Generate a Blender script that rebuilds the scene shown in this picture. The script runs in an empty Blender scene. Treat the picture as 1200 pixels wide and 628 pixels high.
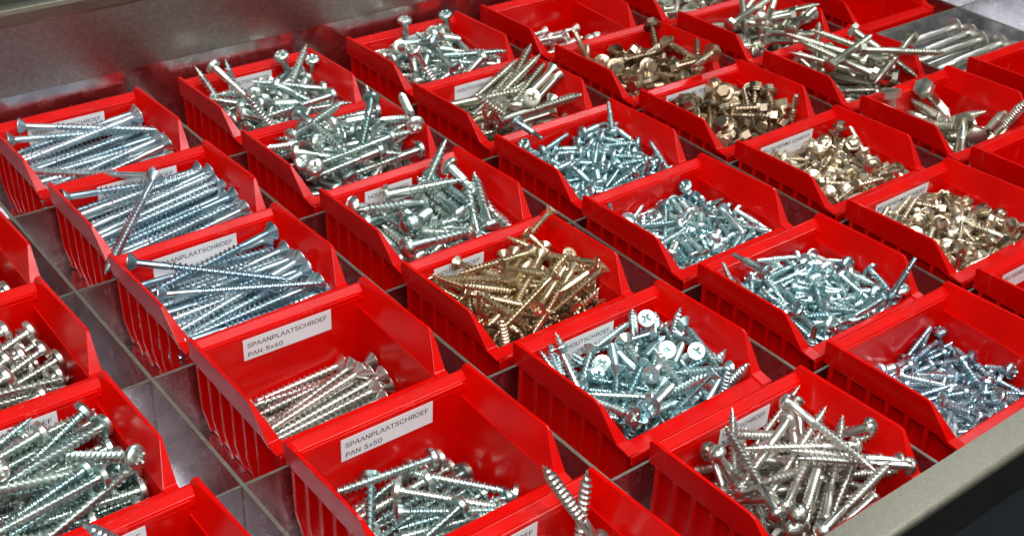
import bpy, bmesh, math, random
from mathutils import Vector, Matrix, Quaternion, Euler
random.seed(11)
S = 0.08            # one row pitch of the bins in metres
ZT = 0.64           # height of the bin rims above the tray floor, in row pitches
C = bpy.context.scene.collection
COLX = {'Z': -1.56, 'A': 0.0, 'B': 1.411, 'C': 2.829, 'D': 4.22, 'E': 5.617, 'F': 7.02}
DATA = {'A0':[500,-123,-319,69,11,68,16,475,-222,-319,69,11,68,16,454,-405,-319,69,12,68,16,380,-457,-319,12,-68,-15,70,380,-641,-319,14,-68,-13,69,380,-95,-289,14,71,-13,-66,380,-180,-319,16,68,-11,-69,380,-381,-277,18,69,-21,-65,501,-432,-274,59,-36,60,-37,500,-595,-319,58,-38,58,-40,379,-151,-276,33,-61,-33,63,380,-276,-319,37,-56,-41,60,500,-316,-319,41,-59,36,-57,500,-495,-298,56,39,60,39,380,-539,-318,57,-41,-56,42,501,-126,-233,68,15,69,15,500,-247,-275,68,-20,66,-20,500,-335,-271,66,-22,66,-25,500,-536,-261,66,20,66,27,500,-641,-263,69,-14,68,-13,459,-96,-194,39,58,36,60,476,-291,-245,72,4,68,3,461,-408,-229,50,-47,50,-52,389,-468,-244,41,-57,-42,56,466,-590,-264,66,21,66,25,488,-96,-141,72,-11,65,-13,480,-198,-258,70,-13,68,-10,489,-356,-226,53,-45,50,-49,395,-518,-225,5,72,-1,-68,453,-641,-215,70,13,67,15,475,-145,-157,40,-53,39,-62,472,-238,-227,71,6,68,8,500,-314,-198,67,28,59,32,380,-444,-199,34,59,-39,-60,461,-568,-219,66,-31,60,-29,380,-292,-169,26,-68,-29,60,450,-178,-212,66,-29,61,-29,483,-358,-174,57,44,50,46,451,-563,-168,72,-16,64,-17,449,-615,-170,74,-1,66,-3,447,-245,-177,46,-51,43,-56,443,-526,-136,13,-63,10,-74,499,-412,-167,47,55,39,55,447,-495,-175,63,34,57,37,442,-639,-126,76,-1,63,0,442,-194,-149,24,-59,25,-72],
'A1':[500,-211,-319,68,9,69,18,461,-314,-319,56,35,60,43,471,-382,-319,69,10,69,17,380,-466,-319,19,69,-8,-68,500,-615,-319,70,-17,67,-10,380,-129,-319,16,68,-11,-69,380,-273,-319,18,69,-9,-68,500,-344,-282,58,34,58,43,500,-496,-319,35,55,43,62,500,-565,-319,68,9,69,18,383,-178,-304,62,-23,-67,30,502,-274,-273,70,1,69,16,450,-355,-232,71,-8,68,-11,380,-498,-263,18,66,-19,-69,500,-602,-269,70,-11,67,-17,380,-235,-228,38,53,-50,-55,380,-303,-229,16,-70,-14,67,500,-417,-284,62,-39,56,-36,476,-453,-249,57,-38,59,-40,380,-641,-254,14,-72,-14,65,479,-95,-280,71,14,66,13,501,-205,-230,56,-35,56,-48,380,-401,-242,20,-70,-18,65,500,-552,-269,71,14,66,13,421,-596,-225,37,59,-41,-57,396,-95,-237,56,-40,-60,38,489,-179,-183,71,11,67,11,480,-245,-168,71,15,64,19,500,-526,-224,70,-15,67,-13,492,-562,-189,39,-57,38,-59,500,-147,-222,55,-43,55,-44,473,-206,-136,65,-35,54,-39,495,-326,-176,64,-38,54,-36,473,-477,-197,71,-11,68,-6,476,-641,-196,72,12,65,15,472,-95,-184,71,-13,67,-15,380,-257,-129,10,74,-9,-65,459,-381,-180,71,12,66,18,401,-434,-192,36,63,-32,-59,467,-606,-161,63,-38,53,-40,448,-95,-130,15,66,12,71,380,-137,-164,58,37,-62,-35,380,-363,-142,52,50,-52,-42,474,-517,-164,70,12,67,15,380,-572,-142,53,-38,-62,41,380,-161,-117,54,-42,-59,41,380,-306,-149,48,-47,-57,46,488,-455,-148,40,52,44,60],
'A2':[500,-95,-319,58,-38,58,-40,500,-233,-319,69,10,69,17,500,-385,-319,59,39,57,39,380,-432,-319,13,68,-15,-70,380,-533,-319,15,68,-12,-69,500,-95,-269,15,67,13,70,380,-196,-319,60,41,-56,-37,500,-385,-269,39,-56,39,-61,380,-481,-319,14,-68,-14,69,380,-641,-319,14,-68,-13,69,380,-146,-300,56,-39,-60,39,500,-285,-302,57,39,59,38,380,-335,-319,40,-58,-38,58,500,-555,-277,65,-35,61,-27,500,-584,-319,69,-14,68,-13,380,-131,-246,17,-70,-16,66,500,-278,-252,69,-15,68,-13,500,-333,-274,68,-14,69,-14,380,-521,-268,14,-64,-22,71,500,-640,-274,68,13,69,14,415,-184,-238,38,-60,-41,56,457,-320,-224,59,39,58,39,468,-433,-254,71,1,68,-6,500,-590,-239,59,34,61,38,464,-641,-224,69,-14,68,-13,380,-143,-197,38,58,-39,-59,463,-230,-265,69,11,68,16,397,-368,-224,38,-60,-39,57,422,-476,-238,50,44,-57,-46,480,-604,-189,60,-40,56,-38,450,-95,-207,70,14,67,13,464,-237,-213,69,18,65,20,380,-379,-171,22,-67,-18,67,392,-417,-206,32,62,-32,-63,400,-516,-212,29,62,-34,-63,380,-193,-190,13,70,-13,-68,494,-284,-188,72,12,66,11,469,-334,-174,71,-7,68,-12,448,-468,-181,67,22,66,21,457,-555,-173,45,50,44,58,452,-96,-157,41,56,37,60,470,-240,-162,72,13,65,16,475,-428,-146,61,35,59,37,446,-514,-147,64,28,60,38,380,-641,-156,70,-14,-68,13,381,-143,-147,15,-67,-13,70,380,-288,-141,66,12,-71,-17,446,-343,-126,12,67,6,72,441,-474,-117,12,-64,3,-74,447,-593,-140,70,-16,65,-18],
'A3':[470,-215,-439,70,17,67,10,413,-258,-439,17,-68,-10,69,435,-399,-439,58,37,59,41,414,-493,-439,56,34,60,43,477,-585,-439,70,-15,68,-12,428,-148,-439,12,68,-15,-70,451,-258,-380,44,56,-41,-55,389,-306,-439,16,-68,-12,69,487,-535,-439,57,36,59,42,451,-641,-432,70,13,67,15,484,-95,-439,59,39,57,39,427,-199,-388,5,-69,5,-71,521,-384,-385,58,34,58,43,467,-539,-390,71,12,66,15,404,-592,-393,14,70,-13,-68,439,-95,-391,13,-66,14,-71,464,-146,-391,13,66,-14,-71,423,-345,-402,69,-29,61,-21,428,-443,-408,63,-38,53,-40,425,-641,-384,72,12,66,15,524,-222,-338,65,30,60,32,498,-356,-341,59,-41,51,-46,428,-406,-342,18,64,14,72,408,-493,-390,12,-69,-15,68,464,-566,-347,71,-12,66,-15,405,-288,-321,68,19,60,33,465,-307,-356,68,22,61,31,409,-336,-307,75,-3,64,3,423,-456,-356,73,15,63,12,410,-638,-336,73,12,64,15],
'A4':[457,-219,-447,13,-67,-15,70,538,-286,-447,68,7,68,20,446,-351,-447,70,-17,67,-10,450,-459,-447,42,59,-36,-58,375,-591,-447,13,-67,-15,70,532,-221,-392,68,11,69,16,424,-277,-412,38,63,-39,-53,407,-406,-447,69,12,68,16,518,-516,-447,11,-67,-16,70,401,-640,-447,70,-15,67,-13,531,-113,-447,12,67,15,70,463,-329,-396,45,49,45,59,494,-379,-392,71,-21,63,-21,321,-430,-400,45,52,-45,-55,424,-544,-391,68,-4,72,-2,575,-163,-447,15,68,13,70,560,-420,-349,70,15,68,-1,504,-459,-353,71,20,66,0,474,-486,-404,36,57,42,59,371,-597,-395,13,-65,-14,72,486,-96,-397,74,-11,63,-16,380,-168,-405,26,-59,20,-72,339,-468,-339,24,54,20,77,432,-593,-350,16,63,-12,-73,502,-640,-389,72,12,66,15,340,-122,-387,67,30,50,43,344,-193,-366,60,44,43,49,229,-255,-361,6,-34,-42,-83,354,-524,-344,55,47,48,47,503,-640,-337,62,35,54,43],
'A5':[387,-463,-374,47,62,-31,-54,560,-639,-374,40,-58,37,-58,555,-469,-374,67,-3,-69,25,355,-592,-374,44,-60,34,-56,292,-105,-374,70,-13,-68,14,506,-97,-331,61,38,-55,-39,292,-397,-374,15,68,-13,-70,370,-176,-374,8,66,19,71,337,-160,-324,74,9,64,13,468,-213,-346,43,66,-33,-50,294,-345,-374,70,-15,-67,13,728,-427,-309,29,-49,63,51,356,-211,-303,45,54,37,60,770,-305,-351,36,-41,60,56,327,-526,-311,24,66,-16,68,289,-314,-329,77,5,-61,12,288,-233,-267,32,46,-46,-67,518,-280,-345,22,49,55,62,272,-394,-255,9,42,48,75,474,-383,-331,77,12,-60,10,293,-148,-280,16,73,-17,-63,673,-406,-298,44,52,-56,45,110,-418,-203,51,-64,-42,-36,616,-457,-319,23,35,59,-67,568,-97,-284,39,61,40,55,578,-402,-302,52,65,29,-45,301,-231,-210,17,-56,-31,-73,770,-342,-271,35,-43,61,54,256,-338,-232,58,67,-42,-17,545,-467,-249,40,22,-69,-54,551,-327,-241,65,-63,-23,32,410,-638,-266,60,-39,37,-58,607,-449,-238,50,-15,60,-60,636,-268,-230,47,-64,25,53,548,-544,-238,21,-80,-2,55,492,-582,-209,56,2,-81,3,165,-460,-215,27,49,59,-57,504,-355,-190,23,-4,-74,62,381,-457,-183,65,66,-31,18],
'Z1':[410,-172,-335,70,17,67,10,371,-218,-335,10,67,-17,-70,518,-396,-335,70,14,67,13,393,-490,-335,70,14,67,13,477,-640,-335,13,67,-14,-70,527,-129,-335,70,15,67,13,474,-291,-324,69,15,65,23,436,-345,-335,70,12,68,15,367,-437,-335,15,-68,-12,70,502,-547,-335,69,-10,68,-17,494,-96,-297,72,-12,65,-15,476,-261,-281,77,-6,62,-7,518,-386,-284,72,15,65,12,445,-523,-289,73,7,66,4,355,-581,-335,17,-68,-10,69,339,-136,-296,3,70,-9,-69,384,-290,-260,58,-39,45,-54,467,-329,-282,55,-44,49,-50,388,-463,-289,71,-15,67,-12,439,-583,-289,68,19,69,8,399,-145,-245,21,-66,-20,68,436,-190,-271,72,3,68,1,465,-414,-250,65,36,51,41,419,-536,-227,70,-24,63,-21,423,-640,-255,73,-14,64,-13,352,-198,-227,69,19,59,34,390,-238,-251,79,-5,60,-3,330,-349,-243,49,38,38,67,306,-501,-256,2,-72,-7,68,465,-587,-228,7,-71,-13,67,459,-96,-239,73,14,64,14,295,-308,-232,0,-83,-13,53,348,-454,-231,50,-50,-55,42,349,-522,-187,75,3,64,7,526,-629,-187,40,51,38,65,351,-96,-206,75,13,61,14,334,-250,-216,58,34,45,57,428,-391,-209,78,1,61,5,305,-575,-187,29,65,-29,-63,345,-640,-175,77,-13,59,-14,326,-207,-180,52,29,50,61,111,-323,-195,21,-28,-71,-60,305,-368,-198,4,-79,-1,60,348,-426,-186,43,-49,41,-62],
'Z2':[376,-96,-359,13,-67,-15,70,373,-249,-359,68,8,68,20,549,-388,-359,70,13,68,14,403,-483,-359,70,13,68,14,476,-633,-359,14,-68,-13,70,501,-145,-359,37,-56,-40,60,556,-278,-359,69,9,68,19,435,-341,-359,70,-16,67,-11,352,-434,-359,14,-68,-14,70,526,-577,-359,13,67,-15,-70,476,-96,-314,68,15,69,13,526,-262,-311,73,0,66,10,428,-329,-308,73,7,66,10,392,-522,-326,70,16,67,11,480,-640,-308,15,-66,-12,72,367,-154,-291,37,-57,-40,59,434,-194,-325,7,-67,-20,70,550,-383,-307,60,41,53,42,466,-430,-313,13,-66,-11,72,425,-578,-301,12,65,-15,-72,424,-142,-243,69,-19,67,-8,428,-198,-272,51,44,54,48,552,-392,-256,74,17,62,16,500,-480,-296,70,-13,67,-15,495,-611,-266,65,-15,71,-17,336,-96,-242,13,76,-14,-61,484,-288,-268,74,5,65,12,436,-341,-255,76,-6,64,-6,504,-472,-244,72,12,65,15,526,-640,-223,71,-16,65,-15,523,-174,-213,53,39,55,50,493,-238,-243,71,17,60,29,468,-386,-220,66,-31,53,-41,574,-469,-183,74,8,63,18,470,-523,-270,72,-11,66,-16,463,-127,-182,67,-31,55,-37,540,-289,-205,76,6,62,13,460,-339,-196,78,-6,61,-5,537,-427,-164,81,9,55,15,491,-587,-218,69,-22,-63,24,341,-97,-169,77,16,56,19,550,-240,-177,79,-8,59,0,395,-395,-184,81,-1,56,7,324,-455,-207,85,-4,51,1,542,-530,-208,59,35,53,47,325,-196,-174,83,-2,53,10,344,-238,-199,75,15,54,31,340,-358,-177,82,-4,55,9,353,-530,-195,39,52,30,69,479,-586,-163,64,-30,-58,40,320,-155,-139,51,33,41,66,303,-295,-212,42,-50,-61,42,318,-421,-163,79,8,51,30,304,-495,-172,29,69,-39,-52,426,-640,-183,63,-37,53,-41,303,-343,-121,37,-58,-56,44,374,-300,-140,80,-26,49,-18,276,-489,-120,68,47,15,52,340,-541,-140,39,50,29,70,522,-590,-119,63,41,-47,-44],
'Z3':[575,-338,-375,53,-30,62,-47,538,-395,-375,71,22,65,5,563,-478,-375,66,49,48,27,366,-514,-375,71,19,66,8,519,-640,-375,13,67,-15,-70,550,-279,-375,68,-7,69,-21,388,-259,-334,73,16,65,10,539,-434,-334,71,31,61,11,418,-449,-343,17,-73,6,64,374,-571,-356,71,-8,65,-21,374,-96,-375,70,15,67,13,409,-315,-338,28,-70,-23,61,393,-356,-305,19,63,-25,-70,304,-466,-342,4,70,-24,-66,506,-590,-285,34,-62,-40,57,314,-402,-269,79,-33,50,-8,574,-416,-285,39,56,46,55,574,-486,-278,58,-32,57,-45,388,-527,-296,51,49,36,59,529,-640,-287,74,-14,63,-14,441,-96,-319,72,14,65,13,416,-208,-357,12,-70,15,-67,418,-299,-289,21,-58,29,-71,248,-498,-272,20,-32,-77,50,532,-640,-234,16,-61,11,-75,416,-123,-278,68,25,55,39,527,-157,-375,40,-58,-37,58,427,-174,-318,20,-68,18,-66,567,-445,-233,48,23,66,51,294,-538,-250,64,52,-50,-22,380,-96,-240,68,32,46,45,574,-166,-265,69,14,67,18,574,-216,-248,52,-46,48,-52,292,-618,-128,70,33,-39,-48,395,-151,-219,74,4,64,-14,298,-174,-249,24,-79,-12,53,575,-222,-302,64,-29,63,-30,356,-464,-213,68,-48,48,-22,299,-104,-154,6,-81,-16,54,326,-169,-185,33,42,39,73,574,-269,-257,64,38,54,36,109,-340,-316,65,50,35,-42,574,-537,-182,66,-13,70,-18,574,-259,-207,73,-12,63,-20,376,-338,-135,10,67,-3,-72,479,-479,-177,45,-53,52,-49,307,-560,-187,53,46,-47,-52,574,-161,-143,70,-8,69,5,306,-301,-202,44,-49,-59,44,576,-422,-150,47,-49,63,-36,385,-545,-129,70,-23,66,-8,510,-159,-94,67,-8,-72,14,543,-215,-111,51,36,41,65,573,-370,-141,55,-43,61,-35,453,-433,-63,39,-48,-34,70,579,-568,-130,12,-67,-13,-71,216,-284,-109,64,2,39,-64,665,-415,-71,33,46,-33,74,413,-492,-101,12,60,17,76,441,-554,-76,23,62,28,68,348,-220,-69,71,-27,60,-21,581,-314,-60,61,0,74,24,449,-328,-74,73,27,-61,1],
'Z4':[320,-640,-295,70,-15,-67,13,537,-438,-295,26,48,49,66,438,-551,-295,68,7,68,20,465,-603,-275,14,71,14,66,431,-409,-295,19,42,54,69,605,-353,-261,65,-52,52,-7,579,-308,-232,42,14,65,60,418,-97,-279,43,-54,46,-54,771,-414,-258,64,73,14,-14,352,-397,-295,10,-59,-35,-70,568,-577,-230,23,65,3,71,580,-96,-127,18,79,50,26,110,-436,-181,48,-84,18,9,480,-273,-227,54,54,-58,-24,496,-212,-295,53,-30,-62,47,459,-552,-132,31,-88,7,33,213,-321,-251,78,56,-24,-1,399,-398,-147,82,-21,-50,-13,288,-400,-225,50,43,52,-53,607,-354,-200,34,79,-27,41,330,-361,-202,20,-27,72,59,666,-552,-104,44,3,-36,81,330,-172,-178,26,47,37,74,520,-433,-151,17,58,-41,67,312,-413,-122,73,-8,-63,-22,551,-436,-203,52,70,21,42,242,-374,-202,32,55,57,-50,303,-464,-116,35,48,-54,-58,290,-336,-155,23,-3,61,74,229,-206,-135,90,24,31,-8,509,-327,-144,49,-81,-16,26],
'B0':[110,-282,-294,69,-68,-12,-15,491,-97,-294,69,-12,68,-15,354,-150,-294,40,58,-38,-59,521,-271,-294,3,-62,-29,-71,344,-202,-264,58,53,-51,-31,373,-247,-282,5,62,25,73,770,-329,-294,60,-57,-39,-39,485,-348,-294,67,51,-46,-24,261,-243,-219,41,9,-65,-61,635,-351,-267,30,-5,-73,59,274,-639,-131,23,52,79,17,671,-457,-294,54,61,32,-46,110,-324,-244,58,58,40,-37,573,-247,-234,69,35,-60,16,327,-498,-294,48,24,65,52,594,-579,-242,28,59,5,74,161,-308,-223,39,34,73,-43,427,-97,-245,39,60,-39,-57,202,-475,-183,27,-77,-37,-42,604,-565,-181,3,50,25,81,270,-330,-172,67,13,-65,32,650,-257,-221,48,-61,-18,-59,262,-476,-221,9,-51,-56,63,604,-434,-221,68,-48,53,-12,423,-275,-192,22,-35,-56,70,602,-262,-191,76,-56,28,-6,315,-490,-182,74,-44,-18,45,600,-498,-224,35,-72,3,-58,517,-126,-158,56,-3,-81,12,742,-379,-171,13,22,-71,64,304,-582,-212,57,-48,24,-61,586,-451,-167,53,21,-65,47,430,-252,-140,49,-37,58,-51,291,-587,-124,65,-46,-32,50,275,-286,-124,26,40,-56,-66,547,-605,-101,45,-61,-33,54,562,-398,-145,64,-49,13,-56,398,-190,-123,8,-77,6,-62,623,-282,-44,29,-24,-82,40,290,-534,-147,80,-41,29,-28,612,-225,-90,63,-61,40,-23,301,-362,-116,64,32,68,-9,564,-377,-49,23,77,6,57,375,-527,-52,20,57,6,-78,560,-510,-76,10,-44,31,83,428,-297,-78,8,-32,-58,73,235,-284,-12,74,-49,5,44,494,-623,-51,44,-52,43,-58,379,-275,-55,69,61,-9,-34],
'B1':[355,-426,-294,71,-32,61,6,595,-561,-294,66,-49,48,-26,110,-343,-294,39,39,-57,60,605,-361,-294,70,-59,36,-11,572,-217,-294,25,47,51,67,629,-251,-237,59,66,11,42,316,-509,-294,64,-4,69,31,399,-599,-264,62,38,-63,-24,128,-331,-146,52,22,-36,73,618,-316,-239,14,53,-41,71,438,-293,-247,6,-31,70,62,637,-422,-238,61,67,6,39,292,-214,-227,13,47,47,73,529,-347,-207,70,69,11,1,379,-500,-198,24,65,-25,66,364,-297,-255,58,26,56,-52,338,-277,-189,43,-29,-52,-67,683,-270,-182,44,-30,72,43,285,-561,-218,25,50,-51,-64,666,-468,-179,68,64,-33,0,252,-97,-134,30,-16,-93,7,625,-274,-178,64,-71,26,1,498,-419,-118,51,-55,-55,33,532,-98,-185,75,25,-41,-43,285,-484,-214,29,12,-81,-48,613,-511,-130,46,15,65,56,201,-456,-166,46,37,58,-54,769,-189,-123,20,78,-56,12,333,-594,-39,42,-43,43,-66,515,-493,-101,61,-6,-77,3,465,-216,-153,36,28,67,57,542,-221,-134,39,-71,2,-57,199,-440,-100,82,49,-9,-25,639,-574,-125,91,-23,-24,17,278,-458,-131,44,61,-49,42,601,-381,-89,44,-71,-47,24,303,-457,-84,48,57,-48,43,598,-431,-43,4,-66,42,60,286,-168,-109,34,47,-63,-49,588,-294,-84,20,70,4,67,375,-229,-39,61,-1,65,-43,603,-311,-29,35,-33,66,-56,673,-562,-82,50,10,-31,-79,256,-322,-33,8,-36,37,-84,742,-327,-9,54,-81,-18,-2,274,-486,-31,47,21,-61,-59,587,-613,-85,17,65,9,72,588,-161,-17,70,32,59,21,773,-513,122,27,49,48,-66,422,-515,-29,38,-68,2,61,598,-351,28,21,26,49,79,428,-563,12,49,-45,47,-56,290,-335,67,18,-12,-64,-73,368,-159,10,66,24,-69,0,173,-286,-25,15,-10,53,-81,508,-317,51,52,57,-19,-60],
'B2':[264,-273,-335,40,67,-13,59,602,-418,-335,27,69,0,66,328,-104,-323,15,70,13,68,567,-530,-335,23,-68,-5,68,499,-191,-335,3,-64,-24,71,602,-231,-335,71,-26,64,-1,274,-529,-289,78,-42,41,-14,599,-632,-318,16,-64,11,-73,549,-234,-269,58,-60,30,-44,596,-308,-272,19,-47,-52,67,277,-441,-283,59,61,-48,-17,687,-469,-257,21,3,-64,72,235,-363,-241,38,-80,14,42,763,-267,-221,16,-10,-60,-77,395,-597,-303,19,56,27,74,602,-306,-204,66,73,-9,10,408,-155,-275,65,-12,-72,16,763,-430,-154,13,-14,65,72,279,-104,-245,59,40,-57,-38,326,-633,-250,41,52,36,64,281,-572,-233,43,-52,-53,49,117,-295,-235,28,47,-69,46,503,-312,-202,62,56,-39,36,275,-469,-138,5,24,-71,64,703,-292,-196,17,0,-65,-73,280,-126,-152,48,-49,-29,66,281,-210,-150,22,-58,-31,70,151,-434,-183,39,44,51,-61,690,-443,-176,62,-58,23,46,552,-289,-157,63,-56,-36,-37,213,-470,-171,13,8,-68,70,633,-483,-134,29,13,-83,44,343,-313,-129,39,-85,25,-21,557,-314,-92,49,54,50,-45,410,-496,-149,65,64,18,33,357,-353,-192,54,-65,-50,8,280,-630,-83,53,-48,-48,49,470,-210,-47,60,-55,-55,12,323,-229,-95,26,70,30,57,620,-265,-67,66,-68,-19,-21,342,-409,-88,80,39,-43,-5,702,-477,-91,34,68,42,-48],
'B3':[612,-286,-364,36,68,-10,61,627,-200,-364,21,-44,54,-68,629,-532,-364,68,-54,43,-20,639,-489,-326,15,-34,54,-74,626,-391,-337,44,61,-16,62,631,-251,-364,19,-43,55,-68,364,-475,-364,18,10,-68,69,565,-588,-309,7,-72,-32,59,285,-467,-364,45,32,-61,54,419,-260,-338,34,-43,-55,-62,325,-466,-364,19,8,-69,68,420,-417,-364,36,42,55,-61,293,-360,-331,75,38,50,-15,534,-298,-312,4,-13,66,-73,285,-595,-286,75,36,40,36,662,-423,-281,72,60,-29,-12,257,-95,-263,72,-27,-40,48,503,-383,-327,62,71,27,-16,255,-377,-336,13,-30,56,-75,451,-395,-338,34,-44,-57,-60,144,-275,-307,32,-40,-54,-66,668,-258,-322,22,-2,-70,-67,219,-395,-338,57,-73,-12,32,776,-476,-221,56,56,-43,41,198,-254,-321,0,25,73,62,580,-158,-282,57,-58,-41,39,269,-530,-300,12,76,-28,-56,441,-504,-287,44,4,-74,50,390,-295,-306,56,-63,-47,-22,479,-174,-257,36,-47,-60,52,189,-394,-298,33,47,46,-66,529,-450,-263,1,35,51,77,273,-126,-230,49,60,-41,-46,642,-250,-288,23,44,-36,77,253,-448,-280,60,61,21,-46,563,-645,-278,38,-54,28,-68,104,-221,-223,51,-21,33,76,660,-417,-238,5,-27,45,-84,226,-409,-294,2,21,70,67,550,-596,-218,31,-44,-83,-1,278,-245,-241,27,74,-35,48,647,-330,-265,57,-71,-39,6,285,-459,-237,73,33,54,-20,529,-478,-229,71,8,-67,-14,104,-451,-286,19,-12,55,79,690,-361,-168,77,38,41,-26,257,-375,-217,67,-50,54,-1,594,-475,-194,48,11,-64,57,305,-173,-193,36,32,-43,-75,438,-316,-250,1,-47,-51,71,262,-546,-204,76,-35,-43,31,657,-481,-190,46,-42,28,72,232,-451,-208,67,56,-46,-5,464,-167,-189,68,-40,-56,22,199,-330,-216,18,-36,-75,-50,467,-429,-192,74,41,-43,29,274,-234,-191,63,36,-57,-35,587,-397,-177,50,-71,35,32,149,-646,-196,8,-82,54,-10,693,-475,-122,62,70,25,-21,583,-165,-194,52,32,-50,-60,687,-255,-167,54,-78,-15,-23,225,-444,-159,5,-16,-76,-61,517,-375,-175,51,61,39,-43,366,-366,-168,63,-40,56,35,559,-455,-144,20,19,64,-70,268,-440,-161,63,-70,-15,-26,572,-603,-58,63,37,16,65,194,-294,-163,37,-48,-31,-72,474,-245,-155,38,-52,-34,-67,359,-472,-117,7,65,33,67,360,-510,-173,67,56,-47,-2,616,-222,-136,19,-72,-12,-64,398,-194,-126,31,-54,21,-74,611,-180,-127,67,-39,61,-6,289,-444,-120,11,58,47,64,443,-486,-121,63,50,-53,-22,264,-413,-112,47,64,-11,-58,612,-275,-112,31,31,60,65,263,-549,-80,49,26,-52,-63,567,-473,-74,16,-36,58,-69,568,-371,-77,60,58,33,42,219,-574,-66,30,-24,87,-29,471,-429,-81,61,16,64,-42,189,-328,-55,30,-1,72,-61,680,-114,-43,15,-34,14,-91,776,-216,-204,92,32,-8,18,475,-581,-51,75,-41,39,-33,236,-501,-36,74,-52,-39,11,456,-401,-44,49,18,63,56,526,-288,-63,76,23,-56,19,372,-285,-64,2,-57,-29,-76,416,-308,-55,59,61,-40,-31,243,-421,-15,15,80,28,50,618,-569,-15,46,23,74,41,306,-259,-38,48,-64,39,42,683,-282,-60,29,64,-41,56,293,-593,-9,83,-8,54,0,463,-550,-24,45,68,-8,-55,388,-263,-2,32,-60,37,-61,718,-275,-89,44,-40,30,74,238,-323,-15,76,57,22,15,683,-375,-26,75,54,33,-7,463,-417,-6,58,-44,-32,59,481,-478,-36,53,-12,-78,26],
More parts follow.
